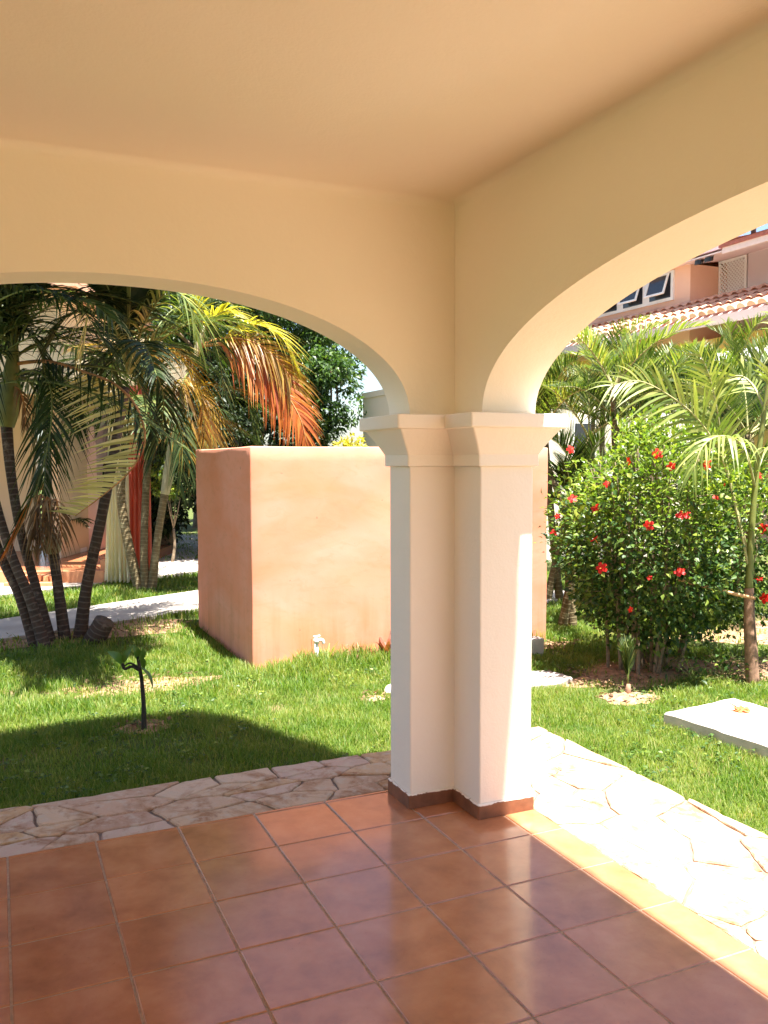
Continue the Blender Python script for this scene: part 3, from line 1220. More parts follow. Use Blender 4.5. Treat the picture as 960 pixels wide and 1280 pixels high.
# ---- the near clump of palms
PG = 'palm stems of the near clump'
DN = 7.9


def palm(name, base_px, label, group, trunk_px, dep, rad, mat, ddep=None):
    b = at(*base_px, dep)
    b[2] = GZ
    t = thing(name, b, label, 'palm tree', group)
    dd = ddep or [0] * len(trunk_px)
    pts = [b] + [at(x, y, dep + e) for (x, y), e in zip(trunk_px, dd)]
    pts[0] = b - np.array([0, 0, .05])
    trunk_tube(t, pts, rad, mat)
    return t


pa = palm('palm_tree', (46, 800), 'leftmost grey palm stem leaning hard to the left over the walkway', PG, [(24, 745), (0, 692), (-30, 600), (-50, 500)], 7.75, [.058, .041, .039, .037, .036], 'trunk_grey')
pb = palm('palm_tree', (58, 806), 'grey ringed palm stem bowing left, second from the left', PG, [(38, 750), (13, 690), (-10, 610), (-28, 520), (-40, 420)], 7.65, [.058, .044, .041, .039, .037, .036], 'trunk_grey')
pc = palm('palm_tree', (64, 800), 'tall grey palm with swollen green crownshaft and long drooping fronds', PG, [(45, 735), (26, 665), (14, 595), (8, 532)], 7.9, [.058, .043, .041, .043, .052], 'trunk_grey')
pd = palm('palm_tree', (82, 796), 'broken grey palm stem with pale cut top and dead leaves', PG, [(72, 730), (66, 690), (60, 648), (58, 625)], 7.95, [.058, .046, .044, .041, .036], 'trunk_grey')
pe = palm('palm_tree', (99, 797), 'thick dark palm stem leaning right in front of the curtains', PG, [(108, 735), (124, 660), (136, 600), (148, 535), (157, 485)], 8.0, [.066, .052, .049, .046, .044, .04], 'trunk_grey', [0, 0, 0, .05, .15, .2])

# crownshaft and fronds of the tall palm
mb = MB()
mb.smooth = True
mb.tube([at(8, 534, DN), at(9, 520, DN), at(12, 495, DN), at(15, 462, DN), at(18, 432, DN)], [.068, .092, .098, .07, .035], 14, step=.04)
mb.build('crownshaft', M['shaft_green'], pc)


def F(parent, lst, dep, dd=None, **kw):
    dd = dd or [0] * len(lst)
    return frond(parent, [at(x, y, dep + e) for (x, y), e in zip(lst, dd)], **kw)


F(pc, [(17, 455), (60, 452), (108, 466), (146, 482), (172, 512), (181, 552), (163, 588), (130, 618), (94, 645)], DN, [0, -.1, -.25, -.4, -.5, -.55, -.55, -.5, -.45], mat='palm_pale', rmat='rachis_brown', n=54, ll=.62, w=.034, droop=.16, tk=.08, start=.30, rachis=.018, seed=3, one=-1, missing=.0, dirv=-_r * .9 + np.array([.0, -.1, -.62]), dirv2=-_r * .95 + np.array([.05, .1, .30]), label='long curled frond with pale yellow leaflets and brown midrib')
F(pc, [(17, 455), (60, 452), (108, 466), (146, 482), (172, 512), (181, 552)], DN + .02, [0, -.1, -.25, -.4, -.5, -.55], mat='palm_dark', n=34, ll=.48, w=.03, droop=.5, ang=60, lift=.1, start=.15, seed=33, one=1)
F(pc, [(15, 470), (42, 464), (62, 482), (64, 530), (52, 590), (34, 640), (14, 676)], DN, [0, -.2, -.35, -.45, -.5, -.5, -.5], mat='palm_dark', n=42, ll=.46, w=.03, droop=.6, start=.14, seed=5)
F(pc, [(40, 622), (30, 648), (18, 672), (8, 690)], DN - .52, [0, 0, 0, 0], mat='palm_orange', rmat='rachis_brown', n=12, ll=.22, w=.03, droop=.7, start=.05, ang=35, seed=6, label='orange withered tip of a hanging frond')
F(pc, [(16, 452), (40, 432), (90, 422), (136, 436), (168, 468), (186, 512)], DN, [0, .1, .2, .3, .4, .4], mat='palm_dark', n=38, ll=.50, w=.03, droop=.5, seed=7)
F(pc, [(18, 440), (36, 402), (72, 378), (112, 378), (140, 400)], DN, [0, -.2, -.5, -.8, -1.0], mat='palm_leaf', n=38, ll=.5, w=.03, droop=.6, seed=8)
F(pc, [(17, 440), (28, 395), (62, 340), (112, 310), (160, 318)], DN, [0, .1, .2, .3, .4], mat='palm_leaf', n=36, ll=.55, w=.03, droop=.7, seed=9)
F(pc, [(15, 445), (5, 400), (-25, 360), (-70, 350)], DN, [0, -.1, -.3, -.4], mat='palm_dark', n=30, ll=.5, w=.03, droop=.6, seed=10)
F(pc, [(14, 455), (-10, 430), (-50, 430), (-90, 470)], DN, [0, .1, .3, .4], mat='palm_dark', n=30, ll=.5, w=.03, droop=.6, seed=11)
F(pc, [(17, 440), (16, 390), (20, 330), (40, 270)], DN, [0, .2, .5, .8], mat='palm_leaf', n=34, ll=.55, w=.03, droop=.5, seed=12)
F(pc, [(16, 448), (-5, 440), (-20, 470), (-25, 540)], DN, [0, -.3, -.5, -.6], mat='palm_dark', n=26, ll=.42, w=.03, droop=.6, seed=14)
F(pc, [(12, 478), (30, 472), (48, 500), (56, 560), (54, 625)], DN, [0, .2, .4, .5, .5], mat='palm_dark', n=34, ll=.4, w=.026, droop=.7, seed=15)
F(pc, [(14, 482), (24, 488), (31, 510), (32, 535)], DN, [0, -.1, -.15, -.2], mat='palm_dead', rmat='rachis_brown', n=12, ll=.14, w=.03, droop=1.0, start=.2, seed=16)
# fronds of the two leaning stems, whose crowns stand out of view to the left
for i, (t, c) in enumerate(((pa, at(-50, 495, 7.75)), (pb, at(-40, 415, 7.65)))):
    crown_fronds(t, c, 9, 1.9, 50 + i, ('palm_dark', 'palm_leaf'), (10, 65), n_leaf=32, ll=.42, w=.028, az=(-50, 80))
F(pb, [(-38, 415), (0, 375), (50, 362), (100, 385), (132, 430)], 7.6, [0, -.2, -.4, -.5, -.5], mat='palm_dark', n=40, ll=.5, w=.03, droop=.6, seed=18)
F(pb, [(-38, 415), (-10, 395), (25, 405), (50, 440), (60, 490)], 7.6, [0, .1, .2, .3, .4], mat='palm_dark', n=36, ll=.46, w=.03, droop=.6, seed=19)
# the thick stem's crown
ce = (160, 468)
F(pe, [ce, (180, 405), (208, 366), (234, 376), (246, 425)], 8.2, [0, -.2, -.3, -.4, -.4], mat='palm_bright', n=44, ll=.46, w=.026, droop=.75, seed=20)
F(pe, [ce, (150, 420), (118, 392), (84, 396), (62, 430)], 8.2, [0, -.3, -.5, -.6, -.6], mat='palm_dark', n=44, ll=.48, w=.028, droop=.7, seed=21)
F(pe, [ce, (190, 440), (226, 448), (250, 492), (256, 548)], 8.2, [0, .2, .4, .5, .5], mat='palm_rust', n=44, ll=.44, w=.026, droop=.7, seed=22)
F(pe, [ce, (138, 440), (112, 455), (98, 498), (95, 540)], 8.2, [0, .2, .4, .5, .5], mat='palm_dark', n=40, ll=.44, w=.026, droop=.7, seed=23)
F(pe, [ce, (172, 400), (190, 330), (225, 290)], 8.2, [0, .2, .5, .8], mat='palm_leaf', n=40, ll=.5, w=.028, droop=.6, seed=24)
F(pe, [ce, (150, 400), (125, 345), (85, 320)], 8.2, [0, .3, .6, .8], mat='palm_dark', n=40, ll=.5, w=.028, droop=.6, seed=25)
F(pe, [ce, (140, 400), (124, 380), (110, 392), (102, 440)], 8.2, [0, -.6, -.8, -.9, -.9], mat='palm_pale', n=26, ll=.34, w=.022, droop=1.1, seed=26, missing=.25)
F(pe, [ce, (190, 462), (204, 495), (200, 540), (188, 580)], 8.2, [0, .5, .7, .8, .8], mat='palm_dark', n=40, ll=.42, w=.026, droop=.8, seed=27)
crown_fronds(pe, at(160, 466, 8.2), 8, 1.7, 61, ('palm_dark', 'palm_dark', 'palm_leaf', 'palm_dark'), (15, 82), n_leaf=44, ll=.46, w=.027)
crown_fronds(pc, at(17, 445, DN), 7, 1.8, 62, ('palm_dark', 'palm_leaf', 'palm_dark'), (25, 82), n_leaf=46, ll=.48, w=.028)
F(pe, [ce, (152, 420), (140, 460), (142, 510), (150, 560)], 8.2, [0, .4, .6, .7, .7], mat='palm_dark', n=36, ll=.44, w=.026, droop=.7, seed=28)
F(pe, [ce, (215, 388), (250, 400), (272, 440), (280, 490)], 8.2, [0, .5, .8, 1.0, 1.0], mat='palm_dark', n=38, ll=.46, w=.026, droop=.7, seed=29)
# long upper fronds reaching out over the lawn, unseen, added to shade it
for i, (t, c0, sx, ln) in enumerate(((pc, at(17, 440, DN), -.1, 1.0), (pc, at(17, 440, DN), .55, .9), (pe, at(160, 466, 8.2), -.45, 1.0), (pe, at(160, 466, 8.2), .1, .75), (pc, at(17, 440, DN), -.6, 1.05), (pe, at(160, 466, 8.2), -.15, 1.1), (pc, at(17, 440, DN), .25, .6), (pc, at(17, 440, DN), -.3, .75), (pe, at(160, 466, 8.2), -.7, .7), (pe, at(160, 466, 8.2), -.3, .55), (pe, at(160, 466, 8.2), .25, .45), (pc, at(17, 440, DN), .8, .65))):
    k = ln
    frond(t, [c0, c0 + np.array([sx * .2, -.5 * k, 1.0]), c0 + np.array([sx * .5, -1.2 * k, 1.5]), c0 + np.array([sx * .8, -2.0 * k, 1.5]), c0 + np.array([sx, -2.6 * k, 1.25])],
          'palm_dark', n=64, ll=.6, w=.052, droop=.35, seed=200 + i, missing=.0)
rs = random.Random(91)
for i in range(16):  # more unseen fronds, added to deepen the palm shade on the lawn
    t, c0 = (pc, at(17, 440, DN)) if i % 2 else (pe, at(160, 466, 8.2))
    sx, k, up_ = rs.uniform(-.5, .9) if i % 2 else rs.uniform(-.9, .35), rs.uniform(.35, 1.1), rs.uniform(1.1, 1.7)
    frond(t, [c0, c0 + np.array([sx * .2, -.5 * k, .8 * up_]), c0 + np.array([sx * .5, -1.2 * k, 1.15 * up_]), c0 + np.array([sx * .8, -2.0 * k, 1.1 * up_]), c0 + np.array([sx, -2.6 * k, .9 * up_])],
          'palm_dark', n=60, ll=.6, w=.055, droop=.3, seed=300 + i, missing=.0)
# dead leaves hanging at the broken stem
r_ = random.Random(4)
for i in range(6):
    x = 60 + r_.uniform(-4, 6)
    e = r_.uniform(-1, 1) * 18
    F(pd, [(x, 630), (x + e * .5, 622 + r_.uniform(-6, 4)), (x + e, 650), (x + e * 1.2, 676 + r_.uniform(-12, 14))], 7.93, [0, -.08, -.12, -.12], mat='palm_dead', rmat='rachis_brown', n=9, ll=.22, w=.026, droop=1.2, seed=70 + i, start=.2)
mb = MB()
mb.smooth = True
mb.tube([at(66, 690, 7.92), at(65, 680, 7.9), at(64, 668, 7.9)], [.072, .085, .06], 10)
o = mb.build('cut_sheath', M['shaft_pale'], pd)

# stump beside them
mb = MB()
b = at(112, 803, 7.8)
b[2] = GZ - .04
tp = at(131, 776, 7.75)
mb.smooth = True
mb.tube([b, (b + tp) / 2, tp], [.10, .095, .09], 12)
o = mb.rebase('palm_stump', M['trunk_grey'], 'short slanting dark stump sawn off beside the palm stems', 'stump', base=(b[0], b[1], GZ))

# ---- the far clump at the path
FG = 'palm stems of the far clump'
DFR = 11.1
pf = palm('palm_tree', (176, 735), 'ringed brown palm stem bowing left before the white curtain', FG, [(163, 692), (154, 645), (151, 610), (156, 560), (166, 520)], DFR, [.074, .062, .058, .055, .05, .045], 'trunk_brown')
pg = palm('palm_tree', (182, 738), 'upright slim palm with green crownshaft before the red curtain', FG, [(180, 690), (182, 620), (185, 572)], DFR, [.066, .05, .048, .047], 'trunk_brown', [0, .1, .1, .1])
ph = palm('palm_tree', (189, 737), 'pale stemmed palm leaning right with yellow and orange fronds', FG, [(196, 680), (206, 615)], DFR, [.066, .048, .048], 'trunk_brown')
mb = MB()
mb.smooth = True
mb.tube([at(185, 575, DFR + .1), at(187, 555, DFR + .1), at(190, 530, DFR + .1), at(193, 500, DFR + .1)], [.056, .068, .055, .03], 12, step=.05)
mb.build('crownshaft', M['shaft_green'], pg)
mb = MB()
mb.smooth = True
mb.tube([at(206, 618, DFR), at(211, 590, DFR), at(216, 555, DFR), at(226, 510, DFR), at(238, 465, DFR), at(248, 432, DFR), at(256, 408, DFR)], [.058, .072, .066, .055, .05, .045, .025], 12, step=.05)
mb.build('crownshaft', M['shaft_pale'], ph)
F(pf, [(166, 522), (150, 498), (132, 505), (124, 535)], DFR, mat='palm_dark', n=26, ll=.4, w=.03, seed=30)
F(pf, [(166, 522), (172, 490), (190, 470), (214, 480)], DFR, mat='palm_rust', n=26, ll=.45, w=.03, seed=31)
F(pg, [(192, 505), (214, 480), (244, 488), (262, 524), (268, 570)], DFR, [0, -.2, -.3, -.4, -.4], mat='palm_rust', n=40, ll=.55, w=.034, droop=.7, seed=32)
F(pg, [(192, 505), (206, 460), (240, 446), (272, 470), (290, 520)], DFR, [0, .1, .2, .2, .2], mat='palm_leaf', n=40, ll=.55, w=.034, droop=.7, seed=34)
F(pg, [(192, 505), (182, 462), (162, 440), (136, 450), (120, 485)], DFR, [0, .1, .1, .2, .2], mat='palm_dark', n=36, ll=.55, w=.034, droop=.7, seed=35)
F(pg, [(192, 505), (205, 500), (222, 525), (228, 570), (224, 610)], DFR, [0, -.4, -.6, -.7, -.7], mat='palm_dark', n=34, ll=.45, w=.03, droop=.8, seed=36)
F(pg, [(192, 505), (194, 455), (208, 405), (236, 375)], DFR, [0, .2, .3, .4], mat='palm_leaf', n=34, ll=.55, w=.034, seed=37)
F(ph, [(217, 552), (236, 548), (248, 568), (246, 596), (228, 618)], DFR - .1, [0, -.2, -.3, -.35, -.35], mat='palm_dark', rmat='rachis_brown', n=26, ll=.32, w=.026, droop=.8, seed=38)
F(ph, [(238, 462), (228, 480), (226, 520), (238, 570)], DFR, [0, -.3, -.5, -.6], mat='palm_rust', n=32, ll=.5, w=.034, droop=.7, seed=39)
crown_fronds(pg, at(192, 502, DFR + .1), 10, 1.7, 63, ('palm_dark', 'palm_rust', 'palm_dark', 'palm_leaf'), (0, 70), n_leaf=40, ll=.5, w=.03)
crown_fronds(ph, at(216, 545, DFR), 6, 1.1, 64, ('palm_dark', 'palm_dark', 'palm_rust'), (5, 60), n_leaf=32, ll=.4, w=.028)
hc = (252, 420)
F(ph, [hc, (264, 400), (284, 388), (304, 402)], DFR, [0, -.1, -.2, -.3], mat='palm_yellow', rmat='rachis_pale', n=30, ll=.55, w=.036, droop=.5, ang=48, seed=40, label='bright yellow fanned frond')
F(ph, [hc, (276, 424), (316, 406), (350, 420), (368, 455)], DFR, [0, -.1, -.2, -.3, -.3], mat='palm_yellow', rmat='rachis_pale', n=44, ll=.58, w=.036, droop=.55, seed=41, label='yellow arching frond above the orange one')
F(ph, [(250, 432), (284, 432), (318, 448), (350, 482), (374, 520), (384, 556)], DFR, [0, -.15, -.3, -.4, -.45, -.45], mat='palm_orange', rmat='rachis_brown', n=78, ll=.56, w=.042, droop=.38, ang=50, lift=-.05, nv=unit(np.array([-.35, -.9, .55])), start=.14, rachis=.02, seed=42, label='orange red dying frond arching over the enclosure')
F(ph, [(250, 434), (290, 428), (338, 440), (366, 470), (384, 515)], DFR, [0, .1, .2, .3, .3], mat='palm_rust', rmat='rachis_brown', n=46, ll=.55, w=.034, droop=.7, seed=43)
F(ph, [(252, 430), (284, 422), (326, 432), (362, 470), (388, 530)], DFR - .15, [0, -.1, -.2, -.2, -.2], mat='palm_rust', rmat='rachis_brown', n=44, ll=.5, w=.034, droop=.5, ang=48, seed=49, nv=unit(np.array([-.35, -.8, .7])))
F(ph, [(250, 432), (280, 450), (306, 490), (318, 545)], DFR, [0, .2, .3, .3], mat='palm_leaf', n=38, ll=.5, w=.034, droop=.8, seed=44)
F(ph, [hc, (262, 380), (290, 340), (330, 330)], DFR, [0, .1, .2, .3], mat='palm_leaf', n=36, ll=.6, w=.036, seed=45)
F(ph, [hc, (244, 378), (222, 350), (188, 352)], DFR, [0, -.1, -.2, -.3], mat='palm_yellow', n=34, ll=.55, w=.034, seed=46)
F(ph, [hc, (225, 405), (200, 420), (180, 455)], DFR, [0, -.1, -.2, -.3], mat='palm_leaf', n=34, ll=.5, w=.034, droop=.7, seed=47)
F(ph, [hc, (254, 360), (262, 310)], DFR, [0, .1, .2], mat='palm_leaf', n=30, ll=.55, w=.034, seed=48)

# ---- sapling in the lawn
b = ground(180, 912)
sp = thing('frangipani_sapling', (b[0], b[1], GZ), 'thin dark sapling with three big leaves on the shaded lawn edge', 'sapling')
ds = 5.26
mb = MB()
mb.smooth = True
mb.tube([at(180, 913, ds), at(179.5, 880, ds), at(177, 850, ds), at(174, 832, ds), at(171, 815, ds)], [.017, .0135, .012, .011, .008], 8, step=.02)
mb.tube([at(174, 838, ds), at(165, 833, ds), at(156, 836, ds), at(153, 829, ds)], [.009, .009, .009, .012], 7, step=.01)
mb.tube([at(173, 834, ds), at(163, 829, ds), at(156, 832, ds)], [.006, .006, .005], 6, step=.01)
mb.build('stem', M['dark_stem'], sp)


def big_leaf(parent, p, q_, w, mat, sag=.15, nrm=(0, -.3, 1), name='leaf', n=7):
    p, q_ = np.array(p), np.array(q_)
    d = q_ - p
    L_ = np.linalg.norm(d)
    sd = unit(np.cross(d, nrm))
    up = unit(np.cross(sd, d))
    mb = MB()
    mb.smooth = True
    vs, fs = [], []
    for i in range(n + 1):
        t = i / n
        ww = w * .5 * (math.sin(math.pi * (.06 + .94 * t) ** .85)) ** .8 if t < 1 else .001
        c = p + d * t + up * L_ * sag * math.sin(math.pi * t)
        vs += [c - sd * ww + up * ww * .35, c, c + sd * ww + up * ww * .35]
    for i in range(n):
        a = i * 3
        fs += [(a, a + 1, a + 4, a + 3), (a + 1, a + 2, a + 5, a + 4)]
    mb.add(vs, fs)
    return mb.build(name, M[mat], parent)


big_leaf(sp, at(153, 829, ds), at(134, 814, ds - .06), .06, 'sap_leaf', .1, (.3, -.8, .5))
big_leaf(sp, at(154, 828, ds), at(166, 806, ds), .042, 'sap_leaf', .1, (-.5, -.8, .3))
big_leaf(sp, at(172, 822, ds), at(166, 806, ds - .05), .05, 'sap_leaf', .15, (.3, -.9, .1))
big_leaf(sp, at(175, 834, ds), at(191, 861, ds - .05), .042, 'sap_leaf', .12, (.7, -.6, .4))
big_leaf(sp, at(173, 826, ds), at(178, 808, ds - .03), .05, 'sap_leaf', .15, (.5, -.8, .2))
big_leaf(sp, at(172, 822, ds), at(180, 838, ds + .08), .05, 'sap_leaf', .15, (.5, .8, .2))


# ---- little weeds and plants against the enclosure
def strap_plant(name, c, n, L_, w, mat, label, cat, seed, spread=.7, group=None):
    r = random.Random(seed)
    mb = MB()
    for i in range(n):
        a = r.uniform(0, 6.28)
        e = r.uniform(.55, 1.3)
        h = np.array([math.cos(a), math.sin(a), 0])
        l_ = L_ * r.uniform(.6, 1.1)
        sd = np.array([-math.sin(a), math.cos(a), 0])
        vs, fs = [], []
        for k in range(6):
            t = k / 5
            p = np.array(c) + h * (spread * l_ * math.cos(e) * t + .12 * l_ * t * t) + np.array([0, 0, 1]) * (l_ * math.sin(e) * t - .3 * l_ * t * t * r.uniform(.6, 1.2))
            ww = w * .5 * (1 - t ** 2.2) + .0006
            vs += [p - sd * ww, p + sd * ww]
        for k in range(5):
            fs.append((2 * k, 2 * k + 1, 2 * k + 3, 2 * k + 2))
        mb.add(vs, fs)
    return mb.rebase(name, M[mat], label, cat, group, base=(c[0], c[1], c[2]))


g_ = ground(481, 822)
strap_plant('red_leaf_plant', (g_[0], min(g_[1], 2.84), GZ), 16, .36, .045, 'brom', 'small reddish brown strap leaved plant at the foot of the enclosure', 'plant', 1)
g_ = ground(405, 830)
strap_plant('weed', (g_[0], min(g_[1], 2.83), GZ), 30, .30, .012, 'palm_bright', 'tuft of long weeds against the sunlit enclosure wall beside the white tap', 'weed', 2, 1.1)
g_ = ground(446, 824)
strap_plant('weed', (g_[0], min(g_[1], 2.86), GZ), 9, .28, .02, 'palm_dead', 'withered brown weed between the tap and the red leaved plant', 'weed', 3, 1.0)

# white garden tap
c = ground(384, 826)
c[1] = 2.82
tp_ = thing('garden_tap', (c[0], c[1], GZ), 'small white pipe tap sticking out of the tall grass', 'tap')
mb = MB()
mb.smooth = True
z0 = GZ
mb.tube([(c[0], c[1], z0), (c[0], c[1], z0 + .22)], .017, 10)
mb.tube([(c[0], c[1], z0 + .195), (c[0], c[1], z0 + .235)], .024, 10)
mb.tube([(c[0] - .01, c[1], z0 + .215), (c[0] + .04, c[1] - .015, z0 + .222), (c[0] + .055, c[1] - .02, z0 + .19)], [.014, .014, .013], 8, step=.01)
mb.build('pipe', M['pipe_white'], tp_)
mb = MB()
mb.smooth = True
mb.tube([(c[0] - .025, c[1], z0 + .25), (c[0] + .03, c[1], z0 + .254)], .008, 8)
mb.tube([(c[0], c[1], z0 + .235), (c[0], c[1], z0 + .253)], .007, 8)
mb.build('handle', M['pipe_white'], tp_)

# pale stone lying by the pillar
def rock(name, c, s, seed, mat, label, cat='stone'):
    r = random.Random(seed)
    mb = MB()
    mb.smooth = True
    vs, fs = [], []
    nu, nv = 10, 7
    for j in range(nv + 1):
        for i in range(nu):
            th, phi = 2 * math.pi * i / nu, math.pi * j / nv
            k = 1 + r.uniform(-.14, .14)
            vs.append((c[0] + s[0] * k * math.sin(phi) * math.cos(th), c[1] + s[1] * k * math.sin(phi) * math.sin(th), c[2] + s[2] * k * math.cos(phi)))
    for j in range(nv):
        for i in range(nu):
            fs.append((j * nu + i, (j + 1) * nu + i, (j + 1) * nu + (i + 1) % nu, j * nu + (i + 1) % nu))
    mb.add(vs, fs)
    return mb.rebase(name, mat, label, cat, base=(c[0], c[1], GZ))


g_ = ground(488, 868)
rock('stone', (g_[0], g_[1], GZ + .03), (.05, .04, .045), 1, M['white'], 'pale round stone in the grass just left of the pillar')
g_ = ground(470, 876)
rock('stone', (g_[0], g_[1], GZ + .012), (.085, .04, .02), 2, M['flag'], 'flat ochre stone lying in the grass left of the pillar')

# ---- hibiscus bush
hb = thing('hibiscus_bush', (2.62, 1.62, GZ), 'rounded hibiscus bush with glossy leaves and red flowers beside the slim palm', 'bush')
HC = at(816, 688, 6.75)
HR = np.array([.73, .75, .93])


def hsurf(px, py, k=1.0):
    """front point of the bush outline along a sight line"""
    d = ray(px, py)
    o_ = (CAM - HC) / (HR * k)
    dd = d / (HR * k)
    A, B, C_ = dd @ dd, 2 * o_ @ dd, o_ @ o_ - 1
    D_ = B * B - 4 * A * C_
    if D_ < 0:
        return CAM + d * (-B / (2 * A))
    return CAM + d * ((-B - math.sqrt(D_)) / (2 * A))


mb = MB()
mb.smooth = True
rr = random.Random(12)
stems = []
for i in range(26):
    a = rr.uniform(0, 6.28)
    q_ = rr.uniform(.05, .30)
    b = np.array([HC[0] + math.cos(a) * q_ * 1.2, HC[1] + math.sin(a) * q_, GZ - .02])
    a2 = a + rr.uniform(-.5, .5)
    e = rr.uniform(.15, .85)
    tpt = HC + HR * np.array([math.cos(a2) * e, math.sin(a2) * e, math.sqrt(max(0, 1 - e * e)) * .9])
    mid = b * .5 + tpt * .5 + np.array([rr.uniform(-.08, .08), rr.uniform(-.08, .08), 0])
    stems.append((b, mid, tpt))
    mb.tube([b, mid, tpt], [.016, .011, .004], 6, step=.08)
    for _ in range(4):
        t = rr.uniform(.35, .9)
        p = (b * (1 - t) ** 2 + mid * 2 * t * (1 - t) + tpt * t * t)
        q2 = p + unit([rr.uniform(-1, 1), rr.uniform(-1, 1), rr.uniform(-.1, 1)]) * rr.uniform(.2, .4)
        mb.tube([p, (p + q2) / 2 + np.array([0, 0, .02]), q2], [.006, .005, .003], 5, step=.1)
mb.build('stem', M['bark'], hb)


def bush_leaves(center, radii, n, seed, zmin, shell=(.62, 1.06), lumps=34, lump=.22):
    g = np.random.default_rng(seed)
    lc = g.normal(size=(lumps, 3))
    lc /= np.linalg.norm(lc, axis=1, keepdims=True)
    d = g.normal(size=(n, 3))
    d /= np.linalg.norm(d, axis=1, keepdims=True)
    # lumpy outline: bulges round random directions
    dot = np.max(d @ lc.T, axis=1)
    bulge = np.clip((dot - .86) / .14, 0, 1)
    rad = g.uniform(shell[0], shell[1], n) * (1 - lump * .6 + lump * 1.1 * bulge)
    rad *= 1 + .07 * np.clip(g.normal(size=n), 0, 3) * (d[:, 2] > -.2)
    p = center + d * rad[:, None] * radii
    k = p[:, 2] > zmin + .25 * g.random(n)
    k &= g.random(n) < np.clip(.35 + .65 * (bulge + .35), 0, 1)
    return p[k], d[k], g


p, d, g = bush_leaves(HC, HR, 17500, 5, GZ + .16)
p2, d2, g2 = bush_leaves(HC + np.array([.82, -.05, -.05]), np.array([.55, .62, .72]), 6500, 6, GZ + .15)
p3, d3, _ = bush_leaves(HC + np.array([-.24, .10, .0]), np.array([.46, .46, .55]), 3200, 8, GZ + .6)
p, d = np.concatenate([p, p2, p3]), np.concatenate([d, d2, d3])
taper = .60 + .40 * np.clip((p[:, 2] - GZ - .1) / .85, 0, 1) ** .8
p[:, :2] = np.array([HC[0] + .12, HC[1]]) + (p[:, :2] - np.array([HC[0] + .12, HC[1]])) * taper[:, None]
n = len(p)
dirs = d * .7 + g.normal(size=(n, 3)) * .55 + np.array([0, 0, .05])
ups = np.array([0, 0, 1.0]) + g.normal(size=(n, 3)) * .45 + d * .35
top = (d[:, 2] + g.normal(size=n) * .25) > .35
L_ = g.uniform(.030, .066, n)
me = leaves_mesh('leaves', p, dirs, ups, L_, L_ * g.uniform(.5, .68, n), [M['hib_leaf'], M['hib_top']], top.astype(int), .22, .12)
link_mesh('foliage', me, None)
fo = bpy.data.objects['foliage']
fo.parent = hb
fo.location = -Vector(hb.location)
# upright young shoots along the top
rr = random.Random(3)
P_, D_, U_ = [], [], []
for i in range(70):
    a = rr.uniform(0, 6.28)
    e = rr.uniform(0, .85)
    b = HC + HR * np.array([math.cos(a) * e, math.sin(a) * e, math.sqrt(1 - e * e)]) * .93
    h = rr.uniform(.10, .26)
    ax = unit([math.cos(a) * e * .6 + rr.uniform(-.2, .2), math.sin(a) * e * .6 + rr.uniform(-.2, .2), 1])
    for k in range(13):
        t = k / 12
        th = k * 2.4
        s_ = unit(np.cross(ax, (.3, .7, .1)))
        s2 = np.cross(ax, s_)
        P_.append(b + ax * h * t)
        D_.append(unit((s_ * math.cos(th) + s2 * math.sin(th)) * (1 - .5 * t) + ax * (.5 + .6 * t)))
        U_.append(ax)
n = len(P_)
me = leaves_mesh('shoots', np.array(P_), np.array(D_), np.array(U_), rng.uniform(.035, .065, n), rng.uniform(.02, .032, n), [M['hib_top']], None, .2, .1)
o = link_mesh('young_shoots', me, hb)
o.location = -Vector(hb.location)


def hibiscus_flower(c, nrm, s, seed):
    r = random.Random(seed)
    nrm = unit(nrm)
    a = unit(np.cross(nrm, (.2, .3, 1)))
    b = np.cross(nrm, a)
    mb = MB()
    mb.smooth = True
    mb.cur = 0
    for k in range(5):
        th = 2 * math.pi * k / 5 + r.uniform(-.15, .15)
        rad = a * math.cos(th) + b * math.sin(th)
        tg = -a * math.sin(th) + b * math.cos(th)
        vs, fs = [], []
        for i in range(5):
            t = i / 4
            w = s * (.12 + .55 * math.sin(math.pi * min(1, .1 + .75 * t)))
            cc = c + rad * s * t * .95 + nrm * s * (.30 * t - .35 * t * t + r.uniform(-.03, .03))
            vs += [cc - tg * w * .5 + nrm * s * .05, cc + nrm * s * .09 * math.sin(9 * t), cc + tg * w * .5 - nrm * s * .03]
        for i in range(4):
            q_ = i * 3
            fs += [(q_, q_ + 1, q_ + 4, q_ + 3), (q_ + 1, q_ + 2, q_ + 5, q_ + 4)]
        mb.add(vs, fs)
    mb.cur = 1
    mb.tube([c, c + nrm * s * .9 + np.array([0, 0, -.15 * s])], [s * .06, s * .05], 6)
    return mb.build('flower', [M['hib_red'], M['stamen']], hb)


FL = [(713, 562, .9), (744, 635, 1), (743, 673, 1.05), (752, 710, 1), (811, 657, 1), (854, 644, 1.1), (850, 715, 1.1), (822, 567, 1.1), (785, 576, .7), (839, 583, .7),
      (759, 605, .7), (716, 623, .9), (692, 666, .8), (697, 645, .6), (884, 581, .9), (948, 594, .9), (954, 661, 1), (948, 724, .95), (956, 748, 1.1), (812, 722, .5), (895, 622, .6), (906, 604, .6), (788, 762, .5)]
for i, (x, y, s_) in enumerate(FL):
    r = random.Random(i)
    c = hsurf(x, y, 1.06) if x < 905 else at(x, y, 6.55)
    nv = unit(CAM - c) + np.array([r.uniform(-.8, .8), r.uniform(-.8, .8), r.uniform(-.3, .8)])
    hibiscus_flower(c, nv, .046 * s_ * r.uniform(.85, 1.1), i)

